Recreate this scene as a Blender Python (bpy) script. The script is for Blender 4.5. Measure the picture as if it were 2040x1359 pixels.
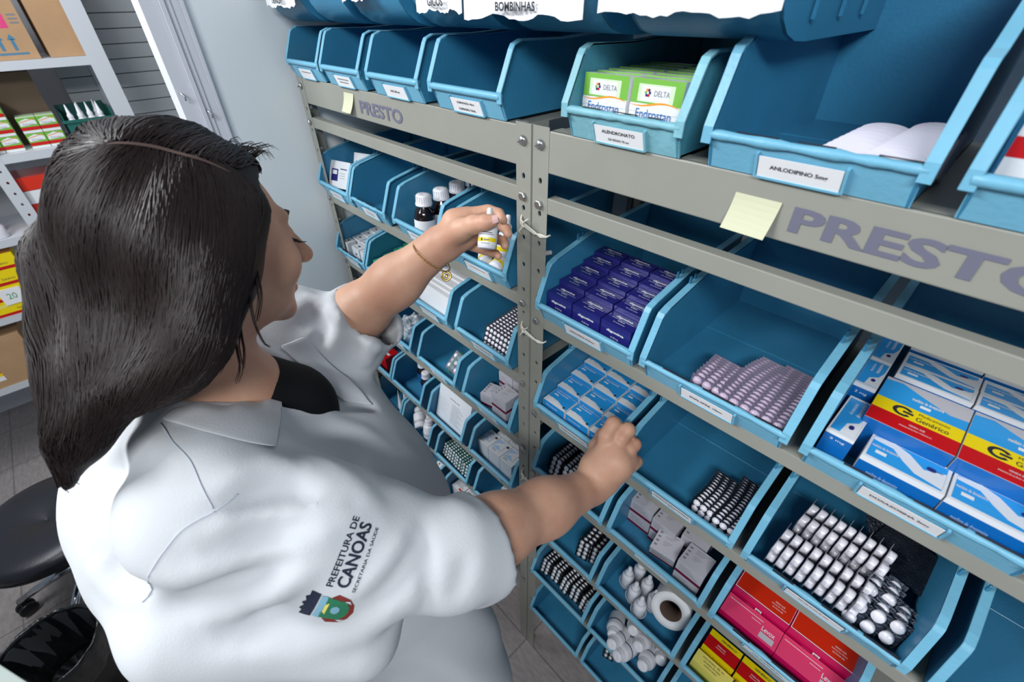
import bpy, math, random
import numpy as np
from mathutils import Vector, Matrix, Euler, noise
from mathutils.bvhtree import BVHTree

for o in list(bpy.data.objects): bpy.data.objects.remove(o)
SC = bpy.context.scene
COL = SC.collection
K = 0.83            # the scene is laid out in rack units and scaled to metres by K at the end
R_ = math.radians

# ------------------------------------------------------------------ camera
cam_d = bpy.data.cameras.new('camera'); cam = bpy.data.objects.new('camera', cam_d); COL.objects.link(cam)
cF = Vector((-0.58740461, 0.54025012, -0.60256587)); cR = Vector((0.68534156, 0.72806037, -0.01533125)); cU = Vector((-0.43042162, 0.42196907, 0.79792188))
cm = Matrix.Identity(4)
for i in range(3):
    cm[i][0] = cR[i]; cm[i][1] = cU[i]; cm[i][2] = -cF[i]
cm.translation = Vector((0.55531048, -0.56085268, 2.20550247)) * K
cam.matrix_world = cm
cam_d.sensor_fit = 'HORIZONTAL'; cam_d.sensor_width = 36.0; cam_d.lens = 905.08 / 2040 * 36.0
cam_d.clip_start = 0.02
cam_d.dof.use_dof = True; cam_d.dof.focus_distance = 0.75; cam_d.dof.aperture_fstop = 5.6
SC.camera = cam

# ------------------------------------------------------------------ world, lamps, exposure
w = bpy.data.worlds.new('world'); SC.world = w; w.use_nodes = True
w.node_tree.nodes['Background'].inputs[0].default_value = (0.62, 0.76, 0.92, 1)
w.node_tree.nodes['Background'].inputs[1].default_value = 0.17
def area(name, loc, target, sx, sy, power, col):
    d = bpy.data.lights.new(name, 'AREA'); d.shape = 'RECTANGLE'; d.size = sx * K; d.size_y = sy * K
    d.energy = power; d.color = col
    o = bpy.data.objects.new(name, d); COL.objects.link(o); o.location = Vector(loc) * K
    o.rotation_euler = (Vector(target) - Vector(loc)).to_track_quat('-Z', 'Y').to_euler()
    return o
area('ceiling_lamp', (-1.10, -1.85, 3.25), (0.0, -0.2, 1.4), 1.4, 0.30, 33, (0.95, 0.98, 1.0))
area('ceiling_lamp', (1.5, -1.9, 3.30), (-0.2, 0.0, 1.3), 1.3, 0.30, 27, (0.95, 0.98, 1.0))
area('ceiling_lamp', (-1.9, -0.9, 3.3), (-2.3, -0.9, 0.5), 1.2, 0.3, 10, (0.95, 0.98, 1.0))
SC.view_settings.view_transform = 'Standard'; SC.view_settings.look = 'None'
SC.view_settings.gamma = 1.0; SC.view_settings.use_curve_mapping = False
SC.view_settings.exposure = 0.38

# ------------------------------------------------------------------ materials
def lin(c):
    return tuple(((v / 255) / 12.92 if v <= 10.3 else (((v / 255) + 0.055) / 1.055) ** 2.4) for v in c)
MATS = {}
def mat(name, rgb, rough=0.5, metal=0.0, spec=0.5, var=0.0, vscale=30, bump=0.0, bscale=60, alpha=None, trans=0.0, coat=0.0):
    m = bpy.data.materials.new(name); m.use_nodes = True; nt = m.node_tree; b = nt.nodes['Principled BSDF']
    c = lin(rgb)
    b.inputs['Base Color'].default_value = (*c, 1); b.inputs['Roughness'].default_value = rough
    b.inputs['Metallic'].default_value = metal; b.inputs['Specular IOR Level'].default_value = spec
    if trans: b.inputs['Transmission Weight'].default_value = trans
    if coat: b.inputs['Coat Weight'].default_value = coat
    if var or bump:
        tc = nt.nodes.new('ShaderNodeTexCoord')
    if var:
        n = nt.nodes.new('ShaderNodeTexNoise'); n.inputs['Scale'].default_value = vscale; n.inputs['Detail'].default_value = 5
        nt.links.new(tc.outputs['Object'], n.inputs['Vector'])
        mp = nt.nodes.new('ShaderNodeMapRange'); mp.inputs[1].default_value = 0.3; mp.inputs[2].default_value = 0.7
        mp.inputs[3].default_value = 1 - var; mp.inputs[4].default_value = 1 + var
        nt.links.new(n.outputs[0], mp.inputs[0])
        mx = nt.nodes.new('ShaderNodeVectorMath'); mx.operation = 'SCALE'; mx.inputs[0].default_value = c
        nt.links.new(mp.outputs[0], mx.inputs['Scale']); nt.links.new(mx.outputs[0], b.inputs['Base Color'])
    if bump:
        n2 = nt.nodes.new('ShaderNodeTexNoise'); n2.inputs['Scale'].default_value = bscale; n2.inputs['Detail'].default_value = 6
        nt.links.new(tc.outputs['Object'], n2.inputs['Vector'])
        bp = nt.nodes.new('ShaderNodeBump'); bp.inputs['Strength'].default_value = bump; bp.inputs['Distance'].default_value = 0.004
        nt.links.new(n2.outputs[0], bp.inputs['Height']); nt.links.new(bp.outputs[0], b.inputs['Normal'])
    if alpha is not None: b.inputs['Alpha'].default_value = alpha
    MATS[name] = m; return m
def M(n): return MATS[n]
mat('bin_rim', (112, 176, 204), 0.42, var=0.08, vscale=16, bump=0.12, bscale=200)  # paler copy of the bin plastic: light on rims and lip painted into the colour
mat('bin_rim_old', (124, 180, 194), 0.5, var=0.16, vscale=22, bump=0.2, bscale=150)  # same painted rim light for the worn bin
mat('bin_blue', (52, 126, 164), 0.36, var=0.09, vscale=9, bump=0.10, bscale=260)  # darker copy for the bin body, interior shade painted into the colour
mat('bin_blue_old', (72, 142, 162), 0.45, var=0.16, vscale=14, bump=0.15, bscale=150)  # worn bin body, likewise darker than its rim to paint in the shade
mat('rack_grey', (146, 146, 137), 0.42, spec=0.45, var=0.04, vscale=12)
mat('rack_dark', (92, 92, 88), 0.5)
mat('steel', (190, 190, 190), 0.3, metal=0.9)
mat('paper', (232, 232, 234), 0.7, var=0.02)
mat('paper_sheets', (222, 226, 232), 0.6)  # paper of the printed block, slightly darker and bluer than the plain paper
mat('note_yellow', (206, 206, 176), 0.8)
mat('ink', (40, 40, 50), 0.6)
mat('ink_grey', (120, 120, 128), 0.6)
mat('presto_ink', (106, 106, 124), 0.55)
mat('navy', (34, 34, 112), 0.3, coat=0.3)
mat('white_card', (224, 226, 230), 0.45)
mat('grey_card', (188, 186, 194), 0.5)
mat('sky_card', (44, 156, 226), 0.33, coat=0.3)
mat('deep_sky', (10, 98, 172), 0.33, coat=0.3)
mat('pale_blue_card', (170, 200, 232), 0.4)
mat('green_card', (52, 168, 128), 0.4)
mat('lime', (116, 178, 66), 0.4)
mat('lime_pale', (205, 228, 190), 0.4)
mat('orange_card', (236, 150, 40), 0.4)
mat('scarlet', (214, 44, 16), 0.32, coat=0.3)
mat('magenta', (196, 8, 84), 0.32, coat=0.3)
mat('pink', (226, 66, 112), 0.32, coat=0.3)
mat('maroon', (110, 14, 50), 0.4)
mat('red', (196, 14, 22), 0.35)
mat('yellow', (240, 212, 10), 0.35)
mat('pale_yellow', (236, 220, 110), 0.4)
mat('black_plastic', (22, 23, 26), 0.35)
mat('bottle_white', (226, 226, 232), 0.38)
mat('bottle_grey', (196, 200, 214), 0.3)
mat('bottle_dark', (20, 10, 14), 0.12, coat=0.6)
mat('label_blue', (28, 96, 170), 0.4)
mat('pill_white', (235, 232, 240), 0.28, coat=0.4)
mat('pill_lilac', (190, 170, 192), 0.35, coat=0.15)
mat('strip_white', (206, 203, 216), 0.5)
mat('pill_silver', (214, 216, 222), 0.28, metal=0.35)
mat('pill_orange', (214, 130, 20), 0.2, coat=0.6)
mat('foil', (112, 104, 124), 0.5, metal=0.3)
mat('foil_dark', (60, 66, 78), 0.25, metal=0.8, var=0.3, vscale=90, bump=0.5, bscale=300)
mat('foil_green', (22, 92, 84), 0.3, metal=0.3)
mat('foil_clear', (150, 150, 162), 0.3, metal=0.2)
mat('cardboard', (176, 140, 104), 0.8, var=0.05, vscale=20)
mat('cardboard_dark', (120, 98, 82), 0.8)
mat('tape_pink', (214, 60, 120), 0.5)
mat('print_blue', (70, 120, 150), 0.7)
mat('shelf_white', (196, 200, 206), 0.45)
mat('teal_bin', (20, 96, 88), 0.45)
mat('twine', (222, 218, 206), 0.9)
mat('core_brown', (84, 66, 58), 0.85)
mat('plastic_clear', (225, 232, 238), 0.12, spec=0.8, alpha=0.45)
mat('black_vinyl', (34, 36, 44), 0.38, bump=0.12, bscale=180)
mat('chrome', (200, 204, 210), 0.15, metal=1.0)
mat('bag_black', (24, 27, 30), 0.28, spec=0.7, bump=0.9, bscale=45)
mat('desk_grey', (168, 178, 172), 0.5)
mat('gold', (190, 150, 80), 0.3, metal=0.9)
mat('rubber_green', (70, 150, 120), 0.6)
mat('lime_ink', (60, 150, 90), 0.6)

def structure_mats():
    m = bpy.data.materials.new('floor_tiles'); m.use_nodes = True; nt = m.node_tree; b = nt.nodes['Principled BSDF']
    tc = nt.nodes.new('ShaderNodeTexCoord'); br = nt.nodes.new('ShaderNodeTexBrick')
    br.offset = 0; br.inputs['Scale'].default_value = 1.0; br.inputs['Brick Width'].default_value = 0.33; br.inputs['Row Height'].default_value = 0.33
    br.inputs['Mortar Size'].default_value = 0.0025; br.inputs['Color1'].default_value = (*lin((158, 150, 148)), 1); br.inputs['Color2'].default_value = (*lin((150, 143, 142)), 1)
    br.inputs['Mortar'].default_value = (*lin((120, 112, 110)), 1)
    nt.links.new(tc.outputs['Object'], br.inputs['Vector'])
    n = nt.nodes.new('ShaderNodeTexNoise'); n.inputs['Scale'].default_value = 26; n.inputs['Detail'].default_value = 10; n.inputs['Roughness'].default_value = 0.7
    mpn = nt.nodes.new('ShaderNodeMapping'); mpn.inputs['Scale'].default_value = (1, 3, 1)
    nt.links.new(tc.outputs['Object'], mpn.inputs[0]); nt.links.new(mpn.outputs[0], n.inputs['Vector'])
    mp = nt.nodes.new('ShaderNodeMapRange'); mp.inputs[1].default_value = 0.35; mp.inputs[2].default_value = 0.65; mp.inputs[3].default_value = 0.78; mp.inputs[4].default_value = 1.12
    nt.links.new(n.outputs[0], mp.inputs[0])
    mx = nt.nodes.new('ShaderNodeVectorMath'); mx.operation = 'SCALE'
    nt.links.new(br.outputs[0], mx.inputs[0]); nt.links.new(mp.outputs[0], mx.inputs['Scale']); nt.links.new(mx.outputs[0], b.inputs['Base Color'])
    b.inputs['Roughness'].default_value = 0.45
    MATS['floor_tiles'] = m
structure_mats()
mat('wall_pale', (234, 240, 243), 0.5, var=0.015, vscale=3, bump=0.04, bscale=80)
mat('wall_white', (208, 210, 214), 0.6, var=0.02, vscale=4)
mat('frame_white', (216, 218, 226), 0.4)
mat('slat_grey', (186, 190, 192), 0.5)

# ------------------------------------------------------------------ object helpers
def tag(o, label=None, cat=None, group=None, kind=None):
    if label: o['label'] = label
    if cat: o['category'] = cat
    if group: o['group'] = group
    if kind: o['kind'] = kind
    return o
def empty(name, loc=(0, 0, 0), rot=(0, 0, 0)):
    o = bpy.data.objects.new(name, None); COL.objects.link(o); o.location = loc; o.rotation_euler = rot
    o.empty_display_size = 0.05
    return o
def copy_tree(o, parent=None):
    c = o.copy(); COL.objects.link(c); c.parent = parent
    for ch in list(o.children): copy_tree(ch, c)
    return c
TCACHE = {}
def text_geo(s, bold=0.0):
    k = (s, bold)
    if k in TCACHE: return TCACHE[k]
    cu = bpy.data.curves.new('t', 'FONT'); cu.body = s; cu.size = 1.0; cu.offset = bold; cu.resolution_u = 3
    ob = bpy.data.objects.new('t', cu); COL.objects.link(ob)
    bpy.context.view_layer.update()
    me = bpy.data.meshes.new_from_object(ob)
    V = [v.co.copy() for v in me.vertices]; Fc = [tuple(p.vertices) for p in me.polygons]
    bpy.data.objects.remove(ob); bpy.data.meshes.remove(me); bpy.data.curves.remove(cu)
    if V:
        x0 = min(v.x for v in V); x1 = max(v.x for v in V); y0 = min(v.y for v in V); y1 = max(v.y for v in V)
        V = [((v.x - x0) / (x1 - x0), (v.y - y0) / (y1 - y0)) for v in V]; asp = (x1 - x0) / (y1 - y0)
    else: asp = 1
    TCACHE[k] = (V, Fc, asp); return TCACHE[k]
class MB:
    def __init__(s): s.v = []; s.f = []; s.m = []; s.ms = []; s.sm = []
    def mi(s, n):
        if n not in s.ms: s.ms.append(n)
        return s.ms.index(n)
    def add(s, vs, fs, m, T=None, smooth=False):
        o = len(s.v); k = s.mi(m)
        for p in vs: s.v.append(tuple(T @ Vector(p)) if T is not None else tuple(p))
        for f in fs: s.f.append(tuple(i + o for i in f)); s.m.append(k); s.sm.append(smooth)
        return s
    def box(s, a, b, m, T=None):
        x0, y0, z0 = a; x1, y1, z1 = b
        return s.add([(x0, y0, z0), (x1, y0, z0), (x1, y1, z0), (x0, y1, z0), (x0, y0, z1), (x1, y0, z1), (x1, y1, z1), (x0, y1, z1)],
              [(3, 2, 1, 0), (4, 5, 6, 7), (0, 1, 5, 4), (1, 2, 6, 5), (2, 3, 7, 6), (3, 0, 4, 7)], m, T)
    def prism_x(s, poly, x0, x1, m, T=None):   # polygon in (y,z), extruded in x
        n = len(poly)
        vs = [(x0, y, z) for y, z in poly] + [(x1, y, z) for y, z in poly]
        fs = [tuple(range(n))[::-1], tuple(range(n, 2 * n))] + [(i, (i + 1) % n, n + (i + 1) % n, n + i) for i in range(n)]
        return s.add(vs, fs, m, T)
    def lathe(s, prof, m, T=None, n=20, smooth=True, mats=None):
        vs = []; 
        for r, z in prof:
            for i in range(n): a = 2 * math.pi * i / n; vs.append((r * math.cos(a), r * math.sin(a), z))
        for j in range(len(prof) - 1):
            fs = [(j * n + i, j * n + (i + 1) % n, (j + 1) * n + (i + 1) % n, (j + 1) * n + i) for i in range(n)]
            if j == 0: o = len(s.v); s.add(vs, [], m, T)
            k = s.mi(mats[j] if mats else m)
            for f in fs: s.f.append(tuple(i + o for i in f)); s.m.append(k); s.sm.append(smooth)
        return s
    def tube(s, pts, r, m, T=None, n=8, smooth=True, cap=True):
        pts = [Vector(p) for p in pts]; rs = r if isinstance(r, (list, tuple)) else [r] * len(pts)
        vs = []; prev = None
        for i, p in enumerate(pts):
            d = (pts[min(i + 1, len(pts) - 1)] - pts[max(i - 1, 0)]).normalized()
            if prev is None: u = d.orthogonal().normalized()
            else: u = (prev - d * prev.dot(d)); u = u.normalized() if u.length > 1e-6 else d.orthogonal().normalized()
            prev = u; v = d.cross(u)
            for k in range(n): a = 2 * math.pi * k / n; vs.append(p + (u * math.cos(a) + v * math.sin(a)) * rs[i])
        fs = [(j * n + i, j * n + (i + 1) % n, (j + 1) * n + (i + 1) % n, (j + 1) * n + i) for j in range(len(pts) - 1) for i in range(n)]
        if cap: fs += [tuple(range(n))[::-1], tuple(range((len(pts) - 1) * n, len(pts) * n))]
        return s.add(vs, fs, m, T, smooth)
    def dome(s, c, nrm, r, h, m, T=None, n=8, k=3):
        c = Vector(c); nrm = Vector(nrm).normalized(); u = nrm.orthogonal().normalized(); v = nrm.cross(u)
        vs = []
        for j in range(k):
            a = j / k * math.pi / 2; rr = r * math.cos(a); hh = h * math.sin(a)
            for i in range(n): t = 2 * math.pi * i / n; vs.append(c + u * rr * math.cos(t) + v * rr * math.sin(t) + nrm * hh)
        vs.append(c + nrm * h)
        fs = [(j * n + i, j * n + (i + 1) % n, (j + 1) * n + (i + 1) % n, (j + 1) * n + i) for j in range(k - 1) for i in range(n)]
        fs += [((k - 1) * n + i, (k - 1) * n + (i + 1) % n, k * n) for i in range(n)]
        return s.add(vs, fs, m, T, True)
    def text(s, st, o, ux, uy, h, m, width=None, bold=0.0, T=None, eps=0.0004, center=False):
        # o = lower left corner, ux/uy = unit directions of the writing, h = letter height
        V, Fc, asp = text_geo(st, bold); o = Vector(o); ux = Vector(ux).normalized(); uy = Vector(uy).normalized(); n = ux.cross(uy)
        wd = width if width else h * asp
        if center: o = o - ux * wd / 2 - uy * h / 2
        return s.add([o + ux * (x * wd) + uy * (y * h) + n * eps for x, y in V], Fc, m, T)
    def poly(s, o, ux, uy, pts, m, T=None, eps=0.0003):
        o = Vector(o); ux = Vector(ux).normalized(); uy = Vector(uy).normalized(); n = ux.cross(uy)
        return s.add([o + ux * x + uy * y + n * eps for x, y in pts], [tuple(range(len(pts)))], m, T)
    def rect(s, o, ux, uy, x0, y0, x1, y1, m, T=None, eps=0.0003):
        return s.poly(o, ux, uy, [(x0, y0), (x1, y0), (x1, y1), (x0, y1)], m, T, eps)
    def data(s, name):
        me = bpy.data.meshes.new(name); me.from_pydata(s.v, [], s.f); me.update()
        for n in s.ms: me.materials.append(M(n))
        me.polygons.foreach_set('material_index', s.m); me.polygons.foreach_set('use_smooth', s.sm)
        return me
    def build(s, name, parent=None, loc=(0, 0, 0), rot=(0, 0, 0), bevel=0):
        o = bpy.data.objects.new(name, s.data(name)); COL.objects.link(o); o.location = loc; o.rotation_euler = rot
        if parent: o.parent = parent
        if bevel:
            b = o.modifiers.new('b', 'BEVEL'); b.width = bevel; b.segments = 2; b.limit_method = 'ANGLE'; b.angle_limit = R_(40)
        return o
def grow(a, b): return MB().box(a, b, 'x')
def struct(name, mb, **k): return tag(mb.build(name, **k), kind='structure')
ORD = ['first', 'second', 'third', 'fourth', 'fifth', 'sixth', 'seventh', 'eighth', 'ninth', 'tenth', 'eleventh', 'twelfth', 'thirteenth', 'fourteenth', 'fifteenth', 'sixteenth', 'seventeenth', 'eighteenth', 'nineteenth', 'twentieth']
rnd = random.Random(5)

# ------------------------------------------------------------------ the room
struct('floor', MB().box((-3.6, -4.0, -0.05), (3.2, 0.62, 0), 'floor_tiles'))
struct('wall_back', MB().box((-0.95, 0.50, 0), (3.2, 0.62, 3.2), 'wall_white'))
mb = MB().box((-1.01, -0.215, 0), (-0.952, 0.50, 3.2), 'wall_pale')
struct('wall_left', mb)
mb = MB().box((-1.02, -0.300, 0), (-0.940, -0.215, 3.2), 'frame_white').box((-0.938, -0.262, 0), (-0.932, -0.252, 3.2), 'frame_white').box((-0.938, -0.246, 0), (-0.934, -0.240, 3.2), 'frame_white')
mb.box((-0.938, -0.220, 0), (-0.930, -0.213, 3.2), 'frame_white')
for y, z in ((-0.292, 2.03), (-0.248, 1.985)):
    mb.tube([(-0.94, y, z), (-0.925, y, z), (-0.918, y + 0.004, z - 0.008), (-0.922, y + 0.004, z - 0.016)], 0.0022, 'steel', n=6)
struct('trim_1', mb)
mb = MB().box((-3.6, -4.0, 0), (-3.45, 2.2, 3.2), 'wall_white')
struct('wall_far', mb)
# corrugated grey shutter closing the far side, seen past the door frame
mb = MB()
z = 0.0
while z < 3.1:
    mb.box((-3.06, -0.42, z + 0.003), (-3.045, 1.6, z + 0.0665), 'slat_grey'); mb.box((-3.065, -0.42, z), (-3.05, 1.6, z + 0.07), 'rack_dark'); z += 0.068
struct('wall_shutter', mb)
# ------------------------------------------------------------------ steel racks
SL = [1.715, 1.49, 1.26, 1.01, 0.79, 0.535, 0.30]
SR = [1.690, 1.42, 1.19, 0.915, 0.645, 0.37]
TOP = 2.04
DEP = 0.36
def plate_with_holes(mb, o, ux, uz, w, z0, z1, pitch, r, m, nrm_t):
    # a strip w wide from z0 to z1 with a centred round hole every pitch; thickness along nrm_t
    o = Vector(o); ux = Vector(ux); uz = Vector(uz); t = Vector(nrm_t)
    n = max(1, int((z1 - z0) / pitch)); h = (z1 - z0) / n; N = 12
    for i in range(n):
        c = o + ux * (w / 2) + uz * (z0 + (i + 0.5) * h)
        ring = []; out = []
        for k in range(N):
            a = 2 * math.pi * (k + 0.5) / N; ca, sa = math.cos(a), math.sin(a)
            ring.append(c + ux * (r * ca) + uz * (r * 1.25 * sa))
            s_ = max(abs(ca), abs(sa)); ox = ca / s_; oz = sa / s_
            out.append(c + ux * (ox * w / 2) + uz * (oz * h / 2))
        vs = ring + out + [p + t for p in ring]
        fs = [(k, (k + 1) % N, N + (k + 1) % N, N + k) for k in range(N)] + [(k, 2 * N + k, 2 * N + (k + 1) % N, (k + 1) % N) for k in range(N)]
        mb.add(vs, fs, m)
def screw(mb, x, z, flat=True, y=-0.003):
    T = Matrix.Translation((x, y, z)) @ Matrix.Rotation(R_(90), 4, 'X')
    if flat:
        mb.lathe([(0.0085, 0), (0.0085, 0.001), (0.0065, 0.004), (0.0035, 0.0055), (0.0, 0.006)], 'steel', T, 14)
        mb.box((-0.0075, -0.0008, 0.0045), (0.0075, 0.0008, 0.0064), 'rack_dark', T @ Matrix.Rotation(R_(25), 4, 'Z'))
    else:
        mb.lathe([(0.0078, 0), (0.0078, 0.004), (0.0065, 0.005), (0, 0.005)], 'steel', T, 6, smooth=False)
def rack(x0, x1, shelves, label, left_side, notex, txx, W, railz):
    root = empty('metal_shelving_rack', (0, 0, 0))
    tag(root, label, 'shelving rack')
    for (px, ya, s) in ((x0, 0, 1), (x1, 0, -1), (x0, DEP, 1), (x1, DEP, -1)):
        mb = MB(); f = 1 if ya == 0 else -1
        bx = px if s == 1 else px - 0.036
        plate_with_holes(mb, (bx, ya - 0.001 * f, 0), (1, 0, 0), (0, 0, 1), 0.036, 0.0, 2.045, 0.0565, 0.0042, 'rack_grey', (0, 0.003 * f, 0))
        plate_with_holes(mb, (px, ya, 0), (0, f, 0), (0, 0, 1), 0.036, 0.0, 2.045, 0.0565, 0.0042, 'rack_grey', (0.003 * s, 0, 0))
        mb.box((px - 0.001 if s == 1 else px - 0.0005, min(ya, ya + 0.004 * f), 0), (px + 0.0005 if s == 1 else px + 0.001, max(ya, ya + 0.004 * f), 2.045), 'rack_grey')
        o = mb.build('post', root)
        if ya == 0:
            ms = MB(); c = px + 0.018 * s
            for k, z in enumerate([2.018, railz + 0.018 * 0] + [q - 0.014 for q in shelves]):
                screw(ms, c, z, flat=(k == 0))
            so = ms.build('screws', o); so['kind'] = 'stuff'
    a, b = x0 + 0.034, x1 - 0.034
    # header beam
    mb = MB().box((a, -0.0005, 1.975), (b, 0.006, TOP), 'rack_grey').box((a, 0, TOP - 0.004), (b, 0.03, TOP), 'rack_grey').box((a, 0, 1.975), (b, 0.02, 1.979), 'rack_grey')
    beam = mb.build('header_beam', root, bevel=0.002)
    MB().text('PRESTO', (txx, -0.0012, 1.989), (1, 0, 0), (0, 0, 1), 0.029, 'presto_ink', width=W, bold=0.03).build('painted_lettering', beam)
    MB().box((a, -0.0005, railz - 0.014), (b, 0.003, railz + 0.014), 'rack_grey').box((a, 0, railz + 0.011), (b, 0.02, railz + 0.014), 'rack_grey').build('rail', root, bevel=0.0015)
    MB().box((a, 0.02, TOP - 0.006), (b, DEP, TOP - 0.003), 'rack_grey').build('shelf_board', root)
    for q in shelves:
        MB().box((a, 0.002, q - 0.004), (b, DEP, q), 'rack_grey').box((a, -0.0005, q - 0.027), (b, 0.003, q), 'rack_grey').box((a, 0, q - 0.027), (b, 0.018, q - 0.024), 'rack_grey').build('shelf_board', root, bevel=0.0012)
    return root
rackL = rack(-0.925, 0.002, SL[:6], 'grey steel shelving rack full of blue bins beside the pale wall', True, -0.6, -0.575, 0.187, 1.925)
rackR = rack(0.006, 1.02, SR, 'grey steel shelving rack on the right nearest the camera', False, 0.36, 0.412, 0.232, 1.920)
# twine ties between the two racks
def twine(z, lab):
    mb = MB()
    for k in range(3):
        d = 0.006 * k
        pts = [(-0.02, -0.001, z + 0.012 - d), (-0.016, -0.008, z + 0.006 - d * 0.6), (0.0, -0.011, z + 0.002 - d * 0.4), (0.02, -0.009, z - 0.006 - d * 0.3), (0.034, -0.008, z - 0.012 + d * 0.4), (0.044, -0.004, z - 0.01), (0.047, 0.004, z - 0.008)]
        mb.tube(pts, 0.0019, 'twine', n=6)
    for k in range(5):
        a = k * 1.3; mb.tube([(-0.004 + 0.004 * math.cos(a), -0.012, z + 0.002 + 0.005 * math.sin(a)), (-0.004, -0.017, z + 0.001), (-0.004 - 0.005 * math.cos(a + 0.6), -0.012, z - 0.004 * math.sin(a))], 0.0018, 'twine', n=5)
    mb.tube([(-0.004, -0.014, z), (0.004, -0.018, z + 0.012), (0.010, -0.014, z + 0.017)], 0.0011, 'twine', n=5)
    mb.tube([(-0.004, -0.014, z), (-0.010, -0.018, z - 0.010), (-0.008, -0.014, z - 0.018)], 0.0011, 'twine', n=5)
    tag(mb.build('twine_tie'), lab, 'string', 'twine tied around the two rack posts')
twine(1.876, 'knotted pale twine around the rack posts beside the held white bottle')
twine(1.640, 'knotted pale twine around the posts beside the black and white blisters')
twine(1.135, 'lowest knotted pale twine around the two posts, above the right forearm')
# sticky notes
def note(x0, z0, x1, z1, lab, skew=0.0, mark=False):
    mb = MB(); n = 6; vs = []; 
    for i in range(n + 1):
        t = i / n; z = z1 + (z0 - z1) * t; y = -0.002 - 0.010 * t * t
        vs += [(x0 - skew * t, y, z), (x1 - skew * t, y - 0.002 * t, z + 0.0)]
    nb = len(vs); vs += [(a, b + 0.0006, c) for a, b, c in vs]
    fs = [(2 * i, 2 * i + 2, 2 * i + 3, 2 * i + 1) for i in range(n)] + [(nb + 2 * i, nb + 2 * i + 1, nb + 2 * i + 3, nb + 2 * i + 2) for i in range(n)]
    for i in range(n): fs += [(2 * i, nb + 2 * i, nb + 2 * i + 2, 2 * i + 2), (2 * i + 1, 2 * i + 3, nb + 2 * i + 3, nb + 2 * i + 1)]
    fs += [(0, 1, nb + 1, nb), (2 * n, nb + 2 * n, nb + 2 * n + 1, 2 * n + 1)]
    mb.add(vs, fs, 'note_yellow'); tag(mb.build('sticky_note'), lab, 'note')
note(-0.645, 1.985, -0.596, 2.028, 'narrow pale yellow sticky note left of the lettering on left rack', 0.012)
note(0.345, 1.976, 0.398, 2.018, 'square pale yellow sticky note left of the lettering on right rack', 0.004)

# ------------------------------------------------------------------ bins
def bin_shell(w, d=0.34, h=0.15, hf=0.115, lip=0.04, m='bin_blue', chipped=0):
    mb = MB(); t = 0.003; fl = 0.0085; wi = w - 2 * fl; rm = m.replace('blue', 'rim')  # rm: rim copy of the plastic with painted-in light
    side = [(0.0, 0.0), (d, 0.0), (d, h), (0.13, h - 0.008), (0.030, hf + 0.008), (0.010, hf - 0.004), (-0.017, lip + 0.006), (-0.017, lip - 0.006), (-0.012, lip - 0.012)]
    for s in (0, 1):
        xa = fl if s == 0 else w - fl - t
        mb.prism_x(side, xa, xa + t, m)
        # rolled rim along the front and top edge
        path = [(-0.018, lip - 0.012), (-0.018, lip + 0.006), (0.009, hf - 0.004), (0.014, hf + 0.003), (0.030, hf + 0.0085), (0.13, h - 0.007), (d, h + 0.001)]
        x0, x1 = (0, fl + t) if s == 0 else (w - fl - t, w)
        vs = []; 
        for i, (y, z) in enumerate(path):
            p0 = path[max(0, i - 1)]; p1 = path[min(len(path) - 1, i + 1)]; dy, dz = p1[0] - p0[0], p1[1] - p0[1]; L = math.hypot(dy, dz); ny, nz = dz / L * 0.003, -dy / L * 0.003
            vs += [(x0, y, z), (x1, y, z), (x1, y + ny, z + nz), (x0, y + ny, z + nz)]
        fs = []
        for i in range(len(path) - 1):
            a = 4 * i; b = a + 4
            fs += [(a, a + 1, b + 1, b), (a + 1, a + 2, b + 2, b + 1), (a + 2, a + 3, b + 3, b + 2), (a + 3, a, b, b + 3)]
        fs += [(3, 2, 1, 0), (len(vs) - 4, len(vs) - 3, len(vs) - 2, len(vs) - 1)]
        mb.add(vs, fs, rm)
        # small stacking hooks on the top edge
        for yy in ((0.095, 0.11) if h > 0.13 else ()):
            mb.box((x0 + 0.001, yy, hf + 0.020), (x0 + 0.004, yy + 0.005, hf + 0.034), m)
    mb.box((fl, 0.0, 0.0), (w - fl, d, t), m)                                    # floor
    mb.box((fl, d - t, 0.0), (w - fl, d, h + 0.006), m)                           # back
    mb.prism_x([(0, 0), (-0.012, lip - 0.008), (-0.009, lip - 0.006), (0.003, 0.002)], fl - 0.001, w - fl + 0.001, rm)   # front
    N = 8; vs = []
    rr = 0.0062; cy, cz = -0.0135, lip - 0.002
    n = 14
    for i in range(n + 1):
        x = fl * 0.6 + (w - fl * 1.2) * i / n
        r2 = rr * (1 if not chipped else 1 - 0.35 * rnd.random())
        for k in range(N): a = 2 * math.pi * k / N; vs.append((x, cy + r2 * math.cos(a), cz + r2 * math.sin(a)))
    fs = [(j * N + k, j * N + (k + 1) % N, (j + 1) * N + (k + 1) % N, (j + 1) * N + k) for j in range(n) for k in range(N)] + [tuple(range(N))[::-1], tuple(range(n * N, n * N + N))]
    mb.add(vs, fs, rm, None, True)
    if chipped:
        for q in range(3):
            xx = w * (0.15 + 0.28 * q + 0.1 * rnd.random()); L = 0.02 + 0.03 * rnd.random()
            mb.prism_x([(cy - 0.002, cz + rr * 0.93), (cy + 0.002, cz + rr * 0.95), (cy + 0.002, cz + rr * 1.03), (cy - 0.002, cz + rr * 1.03)], xx, xx + L, 'ink')
    # scuff ridge inside
    mb.box((fl + t, 0.20, t), (w - fl - t, 0.205, t + 0.0015), m)
    return mb
SHELLS = {}
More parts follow.
